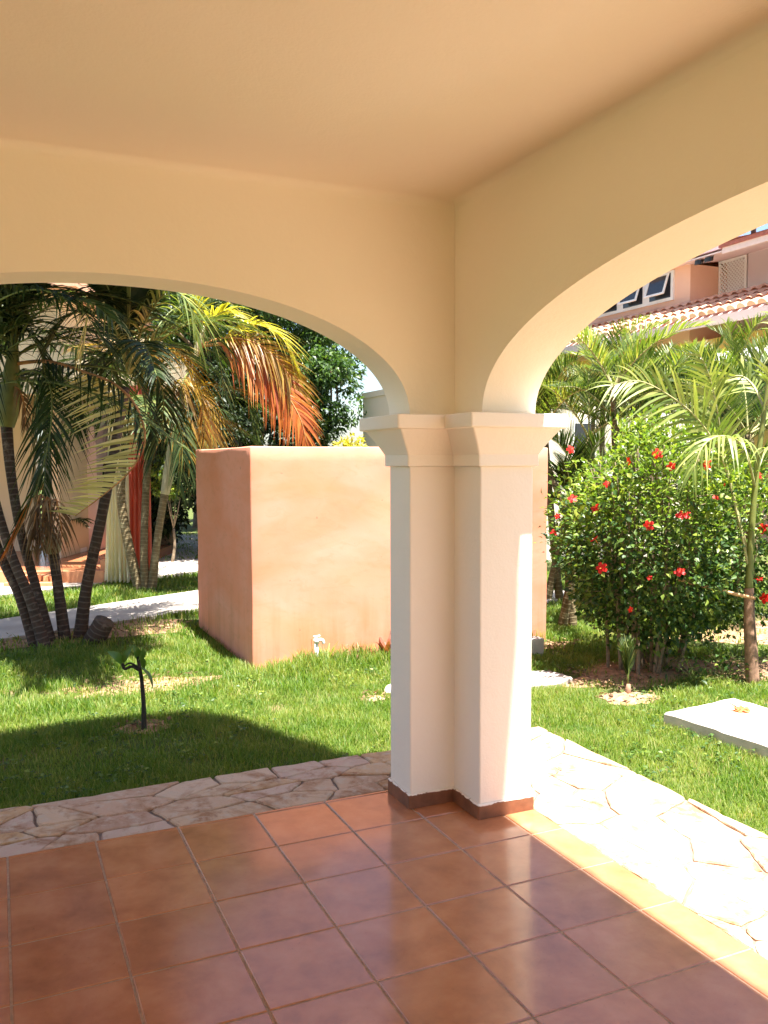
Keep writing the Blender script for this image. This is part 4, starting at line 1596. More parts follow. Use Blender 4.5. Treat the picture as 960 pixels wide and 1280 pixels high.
# ---- slim young palm in front of the bush, lashed to a bamboo rail
SG = ground(941, 852)
DS = float((SG - CAM) @ FW)
yp = thing('young_palm', (SG[0], SG[1], GZ), 'slim young palm with a woody foot and long soft leaflets right of the hibiscus', 'palm tree')
trunk_tube(yp, [SG - np.array([0, 0, .05]), at(939, 815, DS), at(937, 780, DS), at(936, 735, DS)], [.052, .048, .043, .034], 'trunk_wood')
mb = MB()
mb.smooth = True
mb.tube([at(936, 738, DS), at(938, 690, DS), at(942, 630, DS), at(948, 570, DS), at(956, 510, DS), at(966, 440, DS), at(972, 400, DS)], [.030, .026, .022, .02, .018, .014, .008], 10, step=.05)
mb.build('green_stem', M['shaft_green'], yp)
TOC = unit(CAM - np.array(SG) + np.array([0, 0, 1.2]))
kw = dict(mat='palm_soft', rmat='rachis_pale', w=.027, ang=56, rachis=.010)
F(yp, [(936, 712), (924, 655), (902, 572), (872, 524), (836, 494), (798, 476), (764, 482)], DS, [0, -.05, -.15, -.25, -.35, -.4, -.45], n=32, ll=.46, droop=.30, start=.40, seed=80, nv=TOC, lift=.1, **kw)
F(yp, [(937, 700), (922, 640), (906, 570), (896, 510), (886, 468), (874, 442)], DS, [0, .05, .1, .1, .05, 0], n=30, ll=.44, droop=.25, start=.40, seed=81, nv=TOC, lift=.1, **kw)
F(yp, [(944, 610), (930, 560), (905, 545), (880, 556), (866, 590)], DS, [0, -.2, -.4, -.5, -.55], n=20, ll=.36, droop=.9, start=.35, seed=82, **kw)
F(yp, [(956, 510), (975, 470), (1010, 450), (1050, 470)], DS, [0, -.1, -.2, -.3], n=28, ll=.44, droop=.4, start=.2, seed=83, nv=TOC, **kw)
F(yp, [(956, 512), (940, 480), (920, 470), (895, 490), (880, 530)], DS, [0, .2, .3, .4, .4], n=28, ll=.42, droop=.5, start=.2, seed=84, nv=TOC, **kw)
F(yp, [(966, 440), (985, 390), (1020, 360)], DS, [0, .1, .2], n=22, ll=.42, droop=.5, start=.2, seed=86, **kw)
F(yp, [(948, 570), (965, 560), (985, 590), (990, 640)], DS, [0, -.2, -.3, -.3], n=20, ll=.36, droop=.8, start=.2, seed=87, **kw)
mb = MB()
mb.smooth = True
mb.tube([at(848, 724, DS + .02), at(870, 730, DS), at(900, 738, DS - .05), at(925, 744, DS - .08), at(944, 748, DS - .09)], [.013, .014, .013, .014, .012], 9, step=.04)
mb.rebase('bamboo_rail', M['bamboo'], 'thin orange bamboo stick tied across the young palm before the hibiscus', 'stick', base=at(944, 748, DS - .09))
mb = MB()
mb.smooth = True
mb.tube([at(942, 742, DS - .09), at(943, 775, DS - .07), at(944, 800, DS - .05)], .004, 6, step=.04)
mb.rebase('tie_cord', M['string'], 'dark cord hanging from the end of the bamboo stick', 'cord')

# ---- small spiky palm seedling in its ring of soil
c = ground(785, 870)
sd_ = thing('palm_seedling', (c[0], c[1], GZ), 'small spiky palm seedling upright in a ring of bare soil', 'seedling')
dsd = float((c - CAM) @ FW)
mb = MB()
mb.smooth = True
mb.tube([c - np.array([0, 0, .02]), c + np.array([0, 0, .05]), c + np.array([.004, 0, .085])], [.024, .020, .012], 8)
mb.build('foot', M['trunk_wood'], sd_)
rr = random.Random(9)
for i in range(7):
    dx = rr.uniform(-9, 9)
    top_ = (785 + dx, 797 + abs(dx) * 1.6 + rr.uniform(-4, 10))
    F(sd_, [(785, 857), (785 + dx * .2, 835), (785 + dx * .55, 815), top_], dsd, [0, 0, rr.uniform(-.04, .04), rr.uniform(-.08, .08)], mat='palm_leaf', n=15, ll=.15, w=.010, ang=24, droop=.05, lift=.1, start=.2, rachis=.004, seed=90 + i)


# ---- concrete slabs
def slab(name, P3, z0, z1, mat, label, seed, cat='slab'):
    """irregular concrete slab from a ground outline"""
    r = random.Random(seed)
    pts = []
    for i in range(len(P3)):
        a, b = P3[i], P3[(i + 1) % len(P3)]
        n_ = max(2, int(math.hypot(b[0] - a[0], b[1] - a[1]) / .07))
        for k in range(n_):
            t = k / n_
            pts.append((a[0] + (b[0] - a[0]) * t + r.uniform(-.006, .006), a[1] + (b[1] - a[1]) * t + r.uniform(-.006, .006)))
    mb = MB()
    n_ = len(pts)
    cx, cy = sum(p[0] for p in pts) / n_, sum(p[1] for p in pts) / n_

    def ins(d):
        return [(x - (x - cx) / math.hypot(x - cx, y - cy) * d, y - (y - cy) / math.hypot(x - cx, y - cy) * d) for x, y in pts]
    rings = [[(x, y, z0) for x, y in pts], [(x, y, z1 - .012 + r.uniform(-.003, .003)) for x, y in pts], [(x, y, z1) for x, y in ins(.014)]]
    v = [p for q_ in rings for p in q_]
    ar = sum(pts[i][0] * pts[(i + 1) % n_][1] - pts[(i + 1) % n_][0] * pts[i][1] for i in range(n_))
    f = [tuple(range(2 * n_, 3 * n_))]
    for k in range(2):
        for i in range(n_):
            f.append((k * n_ + i, k * n_ + (i + 1) % n_, (k + 1) * n_ + (i + 1) % n_, (k + 1) * n_ + i))
    if ar < 0:
        f = [tuple(reversed(q_)) for q_ in f]
    mb.add(v, f)
    return mb.rebase(name, mat, label, cat)


M['slab'] = stucco('slab_concrete', (.44, .40, .36), (.60, .56, .52), .6, 2.5)
zt = .012
_A, _B = ground(831, 890, zt), ground(915, 872, zt)
_V = unit(ground(960, 931, zt) - _A) * 1.15
sl = [_A, _B, _B + _V, _A + _V]
slab('concrete_slab', sl, GZ - .03, zt, M['slab'], 'thick pale concrete slab in the grass with an orange flower lying on it', 1)
c = ground(925, 889, zt)
fl = thing('fallen_flower', (c[0], c[1], zt), 'wilted orange hibiscus flower fallen on the concrete slab', 'flower')
mb = MB()
rr = random.Random(5)
for i in range(8):
    a = i * .8 + rr.uniform(-.3, .3)
    h = np.array([math.cos(a), math.sin(a), 0])
    s_ = np.array([-math.sin(a), math.cos(a), 0])
    L_ = rr.uniform(.035, .07)
    vs = []
    for k in range(4):
        t = k / 3
        p = c + h * L_ * t + np.array([0, 0, .004 + .022 * math.sin(math.pi * t) * rr.uniform(.5, 1.3)])
        w_ = .022 * math.sin(math.pi * (.15 + .75 * t))
        vs += [p - s_ * w_, p + s_ * w_ + np.array([0, 0, rr.uniform(-.002, .01)])]
    mb.add(vs, [(0, 1, 3, 2), (2, 3, 5, 4), (4, 5, 7, 6)])
mb.build('petals', M['dry_flower'], fl)
mb = MB()
mb.smooth = True
mb.tube([c + np.array([0, 0, .012]), c + np.array([-.03, .02, .035]), c + np.array([-.05, .035, .05])], [.007, .006, .004], 6)
mb.build('calyx', M['bark'], fl)
g0 = -.045
slab('hatch_cover', [ground(655, 838, g0), ground(690, 838, g0), ground(716, 846, g0), ground(700, 853, g0), ground(655, 857, g0)], GZ - .02, g0, M['soil'] if False else M['concrete'], 'flat pale cover slab in the grass just behind the pillar', 2, 'cover')
g0 = -.03
hs = slab('concrete_slab', [ground(676, 736, g0), ground(705, 738, g0), ground(720, 748, g0), ground(676, 750, g0)], GZ - .02, g0, M['slab'], 'small low concrete slab far across the lawn between enclosure and hibiscus', 3)
# short weathered block behind the pillar
c = ground(668, 818)
mb = MB()
rough_box(mb, c[0] - .06, c[0] + .075, c[1] - .05, c[1] + .08, GZ - .02, GZ + .15, .015, .03, .02, 31)
mb.rebase('stone_block', M['slab'], 'short weathered grey block at the shaded foot of the enclosure', 'block', base=(c[0], c[1], GZ))
c = ground(668, 808)
strap_plant('dark_plant', (c[0] + .02, c[1] + .1, GZ), 12, .32, .04, 'brom', 'dark leafy plant behind the grey block beside the enclosure', 'plant', 7)

# low weeds under the bush
for i, (x, y, lab) in enumerate([(826, 842, 'small leafy weed left of the young palm in the bush shade'), (905, 848, 'spindly leafy weed just left of the woody palm foot'), (870, 858, 'low leafy weed at the shaded lawn edge below the bush')]):
    c = ground(x, y)
    g = np.random.default_rng(40 + i)
    n = 60
    pp = np.array([c[0], c[1], GZ]) + g.normal(size=(n, 3)) * np.array([.10, .10, 0]) + np.stack([np.zeros(n), np.zeros(n), g.uniform(.02, .24, n)], 1)
    wd = thing('weed', (c[0], c[1], GZ), lab, 'weed', 'weeds under the hibiscus')
    me = leaves_mesh('leaves', pp - np.array([c[0], c[1], GZ]), g.normal(size=(n, 3)) + np.array([0, 0, .3]), np.array([0, 0, 1.0]) + g.normal(size=(n, 3)) * .3, g.uniform(.03, .06, n), g.uniform(.018, .03, n), [M['hib_leaf']])
    link_mesh('leaves', me, wd)
    mb = MB()
    for q_ in pp[::4]:
        mb.tube([(c[0], c[1], GZ), (np.array([c[0], c[1], GZ]) + q_) / 2 + np.array([0, 0, .02]), q_], .0025, 4)
    mb.build('stem', M['rachis_green'], wd)

# ---- areca palms behind the hibiscus
RG = 'areca palms behind the hibiscus'


def areca(px, py, dep, seed, label, n, length, mats, stems=3, nl=44, ll=.42, w=.019, el=(28, 88)):
    c = at(px, py, dep)
    t = thing('areca_palm', (c[0], c[1], GZ), label, 'palm tree', RG)
    r = random.Random(seed)
    for k in range(stems):
        b = np.array([c[0] + r.uniform(-.25, .25), c[1] + r.uniform(-.25, .25), GZ - .03])
        tp = c + np.array([r.uniform(-.3, .3), r.uniform(-.3, .3), r.uniform(-.5, .1)])
        trunk_tube(t, [b, (b + tp) / 2 + np.array([r.uniform(-.06, .06), r.uniform(-.06, .06), 0]), tp], [.05, .042, .03], 'trunk_brown', sides=9, step=.08)
        crown_fronds(t, tp, max(3, n // stems), length, seed * 7 + k, mats, el, 'rachis_pale', n_leaf=nl, ll=ll, w=w, droop=.22, lift=.38, ang=50, droop_end=.38)
    return t


areca(712, 525, 9.8, 1, 'yellowish areca palm nearest the pillar edge of the right arch', 18, 1.25, ('palm_bright', 'palm_leaf', 'palm_bright'))
areca(772, 490, 9.6, 2, 'areca palm with bright arching fronds above the bush top', 18, 1.25, ('palm_bright', 'palm_bright', 'palm_leaf'))
areca(832, 500, 10.2, 3, 'dense areca palm below the upstairs windows', 20, 1.3, ('palm_bright', 'palm_leaf'))
areca(880, 505, 10.8, 4, 'areca palm with tall upright fronds before the tiled eave', 20, 1.45, ('palm_leaf', 'palm_bright'), el=(40, 88))
areca(945, 505, 9.2, 5, 'areca palm behind the slim young palm at the edge of view', 18, 1.25, ('palm_bright', 'palm_leaf'))
areca(735, 480, 12.5, 6, 'tall areca palm before the pink upstairs wall', 16, 1.4, ('palm_leaf', 'palm_bright'), stems=2, el=(30, 88))
areca(700, 590, 8.6, 7, 'low dark areca palm peeping between pillar capital and hibiscus', 10, .85, ('palm_dark', 'palm_leaf'), stems=2)
areca(905, 600, 8.9, 8, 'low areca palm hidden behind the hibiscus', 14, 1.1, ('palm_leaf',), stems=3)
areca(800, 482, 13.5, 9, 'farther areca palm standing close under the tiled eave', 16, 1.5, ('palm_leaf', 'palm_dark'), stems=3)
areca(915, 482, 12.6, 10, 'farther areca palm in front of the white awning', 16, 1.4, ('palm_leaf', 'palm_bright'), stems=3)


# ---- broadleaf trees behind the enclosure
def tree(name, base, trunk_h, crown_c, crown_r, n, leaf, label, seed, mat='tree_leaf', lumps=60, clump=.55, cat='tree', group=None, trunk_r=.16, zmin=None):
    t = thing(name, (base[0], base[1], GZ), label, cat, group)
    r = random.Random(seed)
    g = np.random.default_rng(seed)
    cc = np.array(crown_c)
    cr = np.array(crown_r)
    mb = MB()
    mb.smooth = True
    b = np.array([base[0], base[1], GZ - .05])
    fork = np.array([base[0] + r.uniform(-.1, .1), base[1] + r.uniform(-.1, .1), trunk_h])
    mb.tube([b, (b + fork) / 2 + np.array([.04, .02, 0]), fork], [trunk_r, trunk_r * .8, trunk_r * .65], 10, step=.2)
    cl = []
    for i in range(lumps):
        d = unit(g.normal(size=3))
        q_ = r.uniform(.35, 1.0) ** .6
        p = cc + d * cr * q_
        if zmin is not None:
            p[2] = max(p[2], zmin)
        cl.append(p)
        if i % 3 == 0:
            m = (fork + p) / 2 + np.array([r.uniform(-.2, .2), r.uniform(-.2, .2), r.uniform(0, .25)])
            mb.tube([fork, m, p], [trunk_r * .42, trunk_r * .22, .012], 6, step=.3)
    mb.build('trunk', M['bark'], t)
    per = n // lumps
    P_, D_ = [], []
    for p in cl:
        s_ = clump * r.uniform(.6, 1.25)
        q_ = g.normal(size=(per, 3))
        q_ /= np.linalg.norm(q_, axis=1, keepdims=True)
        rad = g.uniform(.25, 1.0, per) ** .5
        pt = p + q_ * rad[:, None] * s_ * np.array([1, 1, .62])
        P_.append(pt)
        D_.append(q_)
    P_, D_ = np.concatenate(P_), np.concatenate(D_)
    m_ = len(P_)
    dirs = D_ * .8 + g.normal(size=(m_, 3)) * .5 + np.array([0, 0, -.25])
    ups = np.array([0, 0, 1.0]) + g.normal(size=(m_, 3)) * .45 + D_ * .2
    L_ = leaf * g.uniform(.6, 1.3, m_)
    me = leaves_mesh('crown', P_ - np.array([base[0], base[1], GZ]), dirs, ups, L_, L_ * g.uniform(.38, .55, m_), [M[mat]])
    link_mesh('crown', me, t)
    return t


def LFp(px, py, dep):
    return at(px, py, dep)


c = at(296, 425, 16.5)
tree('tree', (c[0], c[1]), 2.2, (c[0], c[1], 4.3), (2.3, 2.3, 2.3), 30000, .13, 'dense dark green tree rising behind the orange enclosure', 1, lumps=90, clump=.6, trunk_r=.22)
c = at(400, 496, 15.5)
tree('tree', (c[0], c[1] + .3), 1.5, (c[0], c[1], 2.75), (.62, .6, .85), 6000, .11, 'smaller sunlit tree by the sky gap left of the pillar', 2, lumps=24, clump=.36, trunk_r=.09)
c = at(300, 560, 14.6)
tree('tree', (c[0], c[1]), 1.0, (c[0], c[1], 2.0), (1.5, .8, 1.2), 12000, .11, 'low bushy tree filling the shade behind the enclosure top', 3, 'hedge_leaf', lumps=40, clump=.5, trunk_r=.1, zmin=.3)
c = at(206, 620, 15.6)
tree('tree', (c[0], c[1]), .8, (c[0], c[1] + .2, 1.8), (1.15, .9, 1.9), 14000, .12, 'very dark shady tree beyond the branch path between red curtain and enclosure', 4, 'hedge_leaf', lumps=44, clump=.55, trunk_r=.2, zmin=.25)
c = at(176, 500, 17.5)
tree('tree', (c[0], c[1]), 2.0, (c[0], c[1], 4.4), (2.4, 2.0, 2.4), 20000, .14, 'tall dark tree behind the pavilion roof', 5, lumps=70, clump=.65, trunk_r=.22)
c = at(212, 585, 13.9)
tree('shrub', (c[0], c[1]), .5, (c[0] - .05, c[1], 1.35), (.24, .24, .42), 900, .075, 'small light green shrub sprouting between the far palm stems', 6, 'hib_top', lumps=12, clump=.16, cat='shrub', trunk_r=.03)
c = at(60, 400, 19)
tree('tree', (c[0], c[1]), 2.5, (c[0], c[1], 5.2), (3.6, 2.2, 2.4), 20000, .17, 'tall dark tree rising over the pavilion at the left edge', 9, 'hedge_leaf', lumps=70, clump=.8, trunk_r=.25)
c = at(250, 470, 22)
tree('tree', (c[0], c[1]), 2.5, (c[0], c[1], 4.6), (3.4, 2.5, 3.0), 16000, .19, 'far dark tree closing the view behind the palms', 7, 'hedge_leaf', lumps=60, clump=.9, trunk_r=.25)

# yellow green croton at the top of the enclosure
c = at(436, 549, 14.0)
tree('croton_shrub', (c[0], c[1]), 1.2, (c[0], c[1], c[2] - .16), (.24, .24, .18), 420, .09, 'small yellow leaved shrub showing above the enclosure top near the pillar', 8, 'palm_yellow', lumps=9, clump=.16, cat='shrub', trunk_r=.03)

# ================================================================== PAVILION ACROSS THE LAWN (site grid turned by YAW)
def lat(px, dep):
    return (px - 480) / CF * dep


pv = thing('pavilion_house', LF(-5.0, 12.5, GZ), 'cream house with a raised terracotta terrace and white pillar across the lawn', 'house')


def lbox(mb, l0, l1, d0, d1, z0, z1):
    mb.obox(LF(l0, d0, z0), LF(l1, d0, z0) - LF(l0, d0, z0), LF(l0, d1, z0) - LF(l0, d0, z0), (0, 0, z1 - z0))


TL, TR = -8.5, lat(131, 11.65)
mb = MB()
lbox(mb, TL, TR, 11.62, 15.4, GZ - .05, .098)
mb.build('terrace_floor', M['terr_floor'], pv)
mb = MB()
lbox(mb, TL, TR + .004, 11.52, 11.615, GZ - .05, .104)
mb.build('terrace_edge', M['terr_step'], pv)
mb = MB()
for k in range(5):
    l0 = lat(28 + 9 * k, 11.4)
    lbox(mb, l0, l0 + .06, 11.30, 11.515, GZ - .05, .07)
lbox(mb, lat(10, 11.4), lat(78, 11.4), 11.18, 11.295, GZ - .05, -.005)
mb.build('step', M['terr_step'], pv)
mb = MB()
lbox(mb, TL, lat(48, 14.5), 14.3, 14.5, .1, 3.1)
lbox(mb, lat(51, 14.5), lat(92, 14.5), 15.2, 15.4, .1, 3.1)
lbox(mb, lat(120, 15.2), lat(128, 15.2), 13.2, 15.4, .1, 3.1)
lbox(mb, TL, lat(112, 13), 11.9, 15.5, 3.1, 3.9)
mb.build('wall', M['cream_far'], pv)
mb = MB()
lbox(mb, lat(103.5, 14.4), lat(120, 14.4), 14.45, 15.3, .1, 3.1)
mb.build('inner_wall', M['pinkwhite'], pv)
mb = MB()
lbox(mb, TL, lat(183, 12.1), 11.9, 12.2, 2.52, 3.09)
lbox(mb, lat(128, 12.1), lat(183, 12.1), 12.21, 15.5, 2.75, 3.4)
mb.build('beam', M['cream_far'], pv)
w_ = MB()
lbox(w_, lat(93, 14.2), lat(103.2, 14.2), 14.05, 14.3, .16, 3.09)
p_ = w_.build('pillar', M['white'], pv)
w_ = MB()
lbox(w_, lat(92.3, 14.2), lat(103.8, 14.2), 14.03, 14.32, .1, .165)
w_.build('skirting', M['skirt'], p_)
w_ = MB()
lbox(w_, lat(45, 14.2), lat(52, 14.2), 14.22, 14.29, 1.25, 1.9)
wi = w_.build('window', M['white'], pv)
w_ = MB()
lbox(w_, lat(44.5, 14.2), lat(53, 14.2), 14.12, 14.295, 1.12, 1.245)
w_.build('sill', M['terr_step'], wi)
w_ = MB()
lbox(w_, lat(124, 11.66), lat(131.5, 11.66), 11.64, 11.9, .1, .24)
w_.build('plinth', M['terr_step'], pv)
mb = MB()
lbox(mb, TL - .3, lat(116, 12), 11.5, 16, 3.9, 4.02)
mb.build('roof', M['barrel'], pv)


def curtain(label, px0, px1, pt0, pt1, dep, ztop, zbot, mat, folds, seed):
    """hanging cloth with soft folds, gathered at the top and flaring to the hem"""
    r = random.Random(seed)
    mb = MB()
    mb.smooth = True
    nu, nv = folds * 10, 14
    vs = []
    for j in range(nv + 1):
        v = j / nv
        a0, a1 = lat(pt0 + (px0 - pt0) * v ** .8, dep), lat(pt1 + (px1 - pt1) * v ** .8, dep)
        for i in range(nu + 1):
            u = i / nu
            ph = u * folds * 2 * math.pi
            am = .05 * (.6 + .5 * v)
            vs.append(LF(a0 + (a1 - a0) * (u + .012 * math.sin(ph * 2 + 3 * v)), dep + am * math.sin(ph + .7 * math.sin(2.5 * v + seed)) + .02 * math.sin(ph * 2.3 + 4 * v), ztop + (zbot - ztop) * v + .015 * math.sin(ph) * (v == 1)))
    fs = []
    for j in range(nv):
        for i in range(nu):
            a = j * (nu + 1) + i
            fs.append((a, a + 1, a + nu + 2, a + nu + 1))
    mb.add(vs, fs)
    return mb.rebase('curtain', M[mat], label, 'curtain', 'curtains of the pavilion')


curtain('cream white curtain hanging beside the terrace edge', 129, 160, 138, 160, 11.45, 2.5, -.02, 'curtain_white', 6, 1)
curtain('coral red curtain hanging between the far palm stems', 157, 189, 160, 188, 11.6, 2.6, 0.0, 'curtain_red', 5, 2)

# potted plant on the terrace
pc_ = LF(lat(76, 13.9), 13.9, .1)
pp_ = thing('potted_plant', pc_, 'leafy plant in a tall dark pot on the pavilion terrace', 'potted plant')
mb = MB()
mb.smooth = True
n_ = 14
prof = [(.07, 0), (.10, .02), (.12, .28), (.14, .40), (.14, .43), (.12, .43), (.115, .38)]
vs = [(pc_[0] + r0 * math.cos(2 * math.pi * i / n_), pc_[1] + r0 * math.sin(2 * math.pi * i / n_), pc_[2] + z) for r0, z in prof for i in range(n_)]
mb.add(vs, [(k * n_ + i, k * n_ + (i + 1) % n_, (k + 1) * n_ + (i + 1) % n_, (k + 1) * n_ + i) for k in range(len(prof) - 1) for i in range(n_)] + [tuple((len(prof) - 1) * n_ + i for i in range(n_))])
mb.build('pot', M['pot'], pp_)
crown_fronds(pp_, pc_ + np.array([0, 0, .42]), 12, .75, 99, ('palm_dark', 'hedge_leaf'), (30, 85), n_leaf=16, ll=.2, w=.03)

# ================================================================== CREAM BUILDING BEHIND THE ENCLOSURE
cb = thing('cream_building', (6.6, 9.3, GZ), 'plain cream building with flat parapet behind the pillar and palms', 'building')
mb = MB()
mb.box(4.02, 9.2, 8.02, 10.66, GZ - .05, 2.70)
mb.build('wall', M['cream_pale'], cb)
mb = MB()
mb.box(4.0, 9.25, 8.0, 10.68, 2.701, 2.80)
mb.build('parapet', M['cream_pale'], cb)
for x in (6.6, 8.0):
    mb = MB()
    mb.box(x, x + .5, 7.98, 8.018, 1.35, 2.25)
    w = mb.build('window', M['white'], cb)
    mb = MB()
    mb.box(x + .06, x + .44, 7.965, 7.979, 1.41, 2.19)
    mb.build('pane', M['dark_glass'], w)

# ================================================================== PINK HOUSE
HX = 12.0
ph_ = thing('pink_house', (HX + 2, 11, GZ), 'two storey pink house with barrel tiled eave and open awning windows', 'house')
mb = MB()
mb.box(HX, HX + 7, 11.05, 19, 4.2, 5.90)
mb.box(HX + .3, HX + 7, 3.0, 19.2, GZ, 4.2)
mb.box(HX - .2, HX + 7, 9.70, 19.3, 6.061, 6.075)
mb.build('wall', M['pink'], ph_)
mb = MB()
mb.box(HX + .10, HX + .295, 3.0, 19.0, 1.2, 4.2)
mb.build('lower_wall', M['yellow'], ph_)
mb = MB()
mb.box(12.84, HX + 7.01, 3.0, 10.24, 4.21, 6.03)
mb.build('upper_wall', M['lilac'], ph_)
# shutter gap under the lilac wall
mb = MB()
mb.box(12.82, 12.838, 3.2, 10.0, 4.95, 5.12)
mb.build('vent', M['dark_glass'], ph_)
mb = MB()
mb.box(12.80, 12.838, 3.2, 10.1, 5.121, 5.17)
mb.build('sill', M['white'], ph_)
# two awning windows, top hinged and pushed open
fr = MB()
fr.box(HX - .05, HX - .001, 11.52, 14.2, 5.20, 5.86)
wf = fr.build('window', M['white'], ph_)
for y0 in (11.60, 12.52, 13.44):
    y1 = y0 + .68
    mb = MB()
    mb.box(HX - .06, HX - .052, y0, y1, 5.27, 5.81)
    mb.build('opening', M['dark_glass'], wf)
    mb = MB()
    o0 = np.array([HX - .065, y0 + .02, 5.81])
    dn = unit([-.33, 0, -1]) * .50
    nm = unit([-1, 0, .33]) * .03
    for (a, b) in ((0, .06), (.48, .54)):
        pass
    wv = y1 - y0 - .04
    ya = np.array([0, 1.0, 0])
    mb.obox(o0, ya * .045, dn, nm)
    mb.obox(o0 + ya * (wv - .045), ya * .045, dn, nm)
    mb.obox(o0 + ya * .046, ya * (wv - .092), dn * .08, nm)
    mb.obox(o0 + ya * .046 + dn * .92, ya * (wv - .092), dn * .08, nm)
    sh_ = mb.build('sash', M['white'], wf)
    mb = MB()
    mb.obox(o0 + ya * .046 + dn * .081, ya * (wv - .092), dn * .838, nm * .4)
    mb.build('pane', M['dark_glass'], sh_)
# lattice screen
mb = MB()
LY0, LY1, LZ0, LZ1, LX = 10.26, 11.04, 5.0, 6.01, 12.84
mb.box(LX - .03, LX, LY0, LY0 + .05, LZ0, LZ1)
mb.box(LX - .03, LX, LY1 - .05, LY1, LZ0, LZ1)
mb.box(LX - .03, LX, LY0 + .051, LY1 - .051, LZ0, LZ0 + .05)
mb.box(LX - .03, LX, LY0 + .051, LY1 - .051, LZ1 - .05, LZ1)


def lath(mb, sgn, off, xx):
    y0_, y1_, z0_, z1_ = LY0 + .05, LY1 - .05, LZ0 + .05, LZ1 - .05
    pts = []
    # line: z = sgn*(y - y0_) + off
    ta, tb = y0_, y1_
    za, zb = sgn * 0 + off, sgn * (y1_ - y0_) + off
    if sgn > 0:
        a = max(y0_, y0_ + (z0_ - off))
        b = min(y1_, y0_ + (z1_ - off))
    else:
        a = max(y0_, y0_ + (off - z1_))
        b = min(y1_, y0_ + (off - z0_))
    if b - a < .03:
        return
    pa_, pb_ = np.array([xx, a, sgn * (a - y0_) + off]), np.array([xx, b, sgn * (b - y0_) + off])
    d = unit(pb_ - pa_)
    nn = np.array([0, -d[2], d[1]])
    mb.obox(pa_ - nn * .013, pb_ - pa_, nn * .026, (.007, 0, 0))


for k in range(-10, 26):
    lath(mb, 1, LZ0 + k * .085, LX - .026)
    lath(mb, -1, LZ0 + k * .085, LX - .016)
mb.build('lattice', M['white'], ph_)
mb = MB()
mb.box(LX + .25, LX + .3, 10.25, 11.049, 4.3, 6.03)
mb.build('recess_wall', M['lilac'], ph_)

# barrel tiled lower eave: each tile a half round cap on a pitched bed
eave = MB()
X0, Z0, X1, Z1 = 11.12, 4.50, 12.0, 5.02
eave.cur = 1
eave.obox((X0 + .03, 3.0, Z0 - .10), (0, 16.0, 0), (X1 - X0 + .6, 0, Z1 - Z0 + .25), (0, 0, .06))
eave.box(X0 - .02, X0 + .03, 3.0, 19.0, Z0 - .22, Z0 - .045)
eave.cur = 0
sl_ = unit([X1 - X0, 0, Z1 - Z0])
run = .30
nrows = 4
y = 4.0
while y < 17.5:
    for k in range(nrows):
        o_ = np.array([X0 - .03, y, Z0 - .025]) + sl_ * run * .82 * k + np.array([0, 0, .012 * (k % 2)])
        vs, fs = [], []
        for e in (0, 1):
            rad = .105 if e == 0 else .085
            c0 = o_ + sl_ * run * e + np.array([0, 0, .03 * (1 - e)])
            for i in range(6):
                th = math.pi * i / 5
                vs.append(c0 + np.array([0, math.cos(th) * rad, 0]) + np.array([-sl_[2], 0, sl_[0]]) * math.sin(th) * rad)
        for i in range(5):
            fs.append((i, 6 + i, 7 + i, i + 1))
        if k == 0:
            fs.append((0, 1, 2, 3, 4, 5))
        eave.add(vs, fs)
    y += .25 + random.uniform(-.008, .008)
eave.build('tiled_eave', [M['barrel'], M['pinkwhite']], ph_)
# upper roof edge and soffit
mb = MB()
mb.obox((11.5, 2.5, 5.80), (0, 7.10, 0), (1.5, 0, .22), (0, 0, .03))
mb.obox((11.5, 9.601, 5.80), (0, 1.44, 0), (1.5, 0, .25), (0, 0, .03))
mb.box(11.70, 12.0, 11.05, 19.4, 5.901, 5.94)
mb.box(11.70, 11.75, 9.70, 19.4, 5.941, 6.06)
mb.box(11.44, 11.499, 2.4, 9.60, 5.74, 5.86)
mb.build('soffit', M['pinkwhite'], ph_)
mb = MB()
mb.box(11.40, 11.55, 2.35, 9.66, 5.862, 5.94)
mb.add([(11.38, 2.35, 5.943), (11.38, 9.66, 5.943), (15.3, 9.66, 7.0), (15.3, 2.35, 7.0)], [(0, 1, 2, 3)])
mb.add([(11.65, 9.70, 6.08), (11.65, 19.5, 6.08), (15.3, 19.5, 7.0), (15.3, 9.70, 7.0)], [(0, 1, 2, 3)])
rf = mb.build('roof', M['roof_red'], ph_)
mb = MB()
mb.smooth = True
mb.tube([(11.8, 9.15, 6.0), (11.8, 9.15, 6.3)], .05, 8)
mb.build('vent_pipe', M['black_metal'], rf)
# floodlights under the eave corner
fl_ = thing('floodlight', (11.72, 10.1, 5.86), 'pair of black floodlights under the pink roof corner', 'floodlight')
mb = MB()
for dy in (0, .28):
    mb.obox((11.5, 9.97 + dy, 5.68), (.12, .05, .03), (-.03, .14, .0), (.02, 0, .10))
mb.build('lamp_head', M['black_metal'], fl_)
mb = MB()
mb.smooth = True
mb.tube([(11.58, 10.0, 5.76), (11.72, 10.1, 5.865), (11.6, 10.3, 5.76)], .018, 6)
mb.build('bracket', M['black_metal'], fl_)

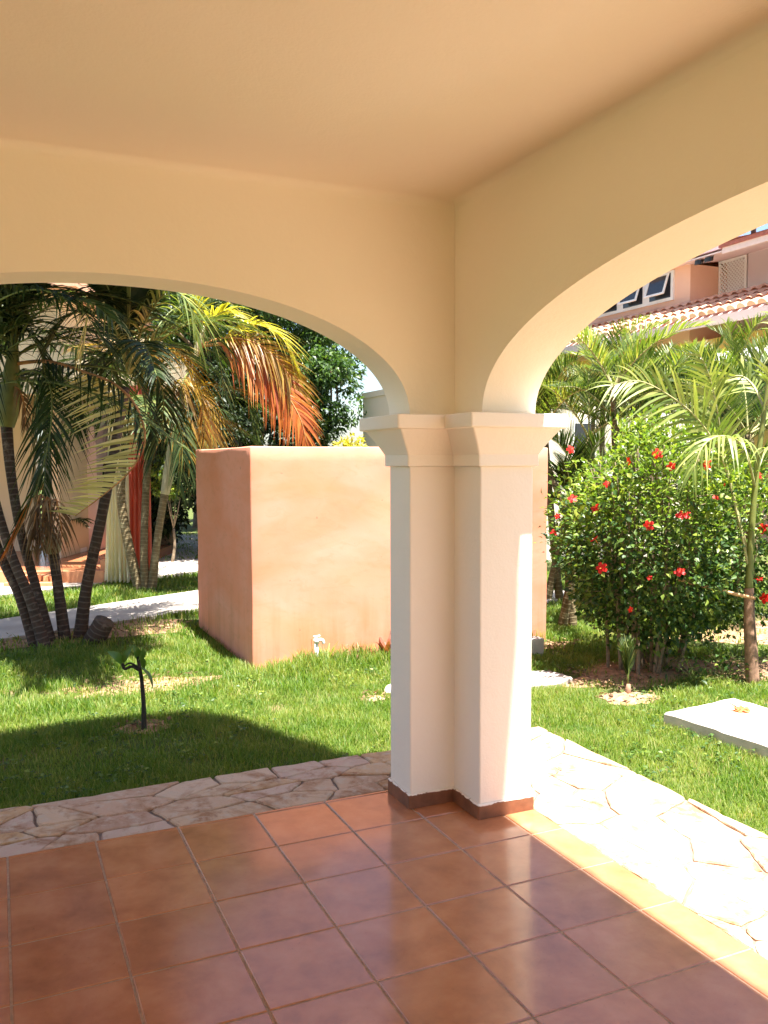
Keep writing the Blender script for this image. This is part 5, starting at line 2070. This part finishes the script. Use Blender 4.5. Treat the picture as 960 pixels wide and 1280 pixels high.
# white fabric awning over a dark shop window beside the pink house
aw = thing('awning', (10.4, 7.8, GZ), 'white rounded awning over a dark window below the tiled eave', 'awning')
mb = MB()
mb.smooth = True
vs, fs = [], []
c0 = at(932, 452, 16.2)
for j in range(9):
    th = math.pi / 2 * j / 8
    for k in (-1, 1):
        vs.append(np.array([c0[0] - .55 * math.sin(th) + .2, c0[1] + k * .95, c0[2] - .05 + .32 * math.cos(th)]))
for j in range(8):
    fs.append((2 * j, 2 * j + 1, 2 * j + 3, 2 * j + 2))
mb.add(vs, fs)
mb.build('canopy', M['white'], aw)
mb = MB()
mb.box(c0[0] + .20, c0[0] + .3, c0[1] - .9, c0[1] + .9, c0[2] - 1.0, c0[2] + .1)
mb.build('window', M['dark_glass'], aw)
mb = MB()
for k in (-.95, -.02, .9):
    mb.box(c0[0] + .16, c0[0] + .198, c0[1] + k, c0[1] + k + .06, GZ, c0[2] + .2)
mb.build('post', M['white'], aw)

# ================================================================== CAMERA, LIGHT, VIEW
cam = bpy.data.cameras.new('camera')
co = bpy.data.objects.new('camera', cam)
COL.objects.link(co)
co.location = CAM.tolist()
from mathutils import Matrix
mt = Matrix(((RT[0], UP[0], -FW[0]), (RT[1], UP[1], -FW[1]), (RT[2], UP[2], -FW[2])))
co.rotation_euler = mt.to_euler()
cam.sensor_fit = 'HORIZONTAL'
cam.sensor_width = 36
cam.lens = CF / 960 * 36
cam.clip_start = .05
cam.clip_end = 500
sc.camera = co

SUN = Vector((.085, -.23, 1.0)).normalized()
sl = bpy.data.lights.new('sun', 'SUN')
sl.energy = 5.0
sl.angle = math.radians(.5)
sl.color = (1, .95, .87)
so = bpy.data.objects.new('sun', sl)
COL.objects.link(so)
so.rotation_euler = (-SUN).to_track_quat('-Z', 'Y').to_euler()
so.location = (0, 0, 12)

w = bpy.data.worlds.new('World')
sc.world = w
w.use_nodes = True
nt = w.node_tree
nt.nodes.clear()
sky = nt.nodes.new('ShaderNodeTexSky')
sky.sky_type = 'NISHITA'
sky.sun_disc = False
sky.sun_elevation = math.asin(SUN.z)
sky.sun_rotation = math.atan2(SUN.x, SUN.y)
sky.air_density = 1.0
sky.dust_density = 1.5
bg = nt.nodes.new('ShaderNodeBackground')
bg.inputs[1].default_value = .06
wo = nt.nodes.new('ShaderNodeOutputWorld')
nt.links.new(sky.outputs[0], bg.inputs[0])
nt.links.new(bg.outputs[0], wo.inputs[0])

sc.render.engine = 'CYCLES'
sc.cycles.max_bounces = 14
sc.cycles.diffuse_bounces = 8
sc.cycles.glossy_bounces = 4
sc.cycles.transmission_bounces = 8
sc.cycles.use_denoising = True
sc.cycles.caustics_reflective = False
sc.cycles.caustics_refractive = False
sc.view_settings.view_transform = 'Standard'
sc.view_settings.look = 'None'
sc.view_settings.exposure = 2.32
sc.view_settings.gamma = 1
sc.view_settings.use_curve_mapping = False
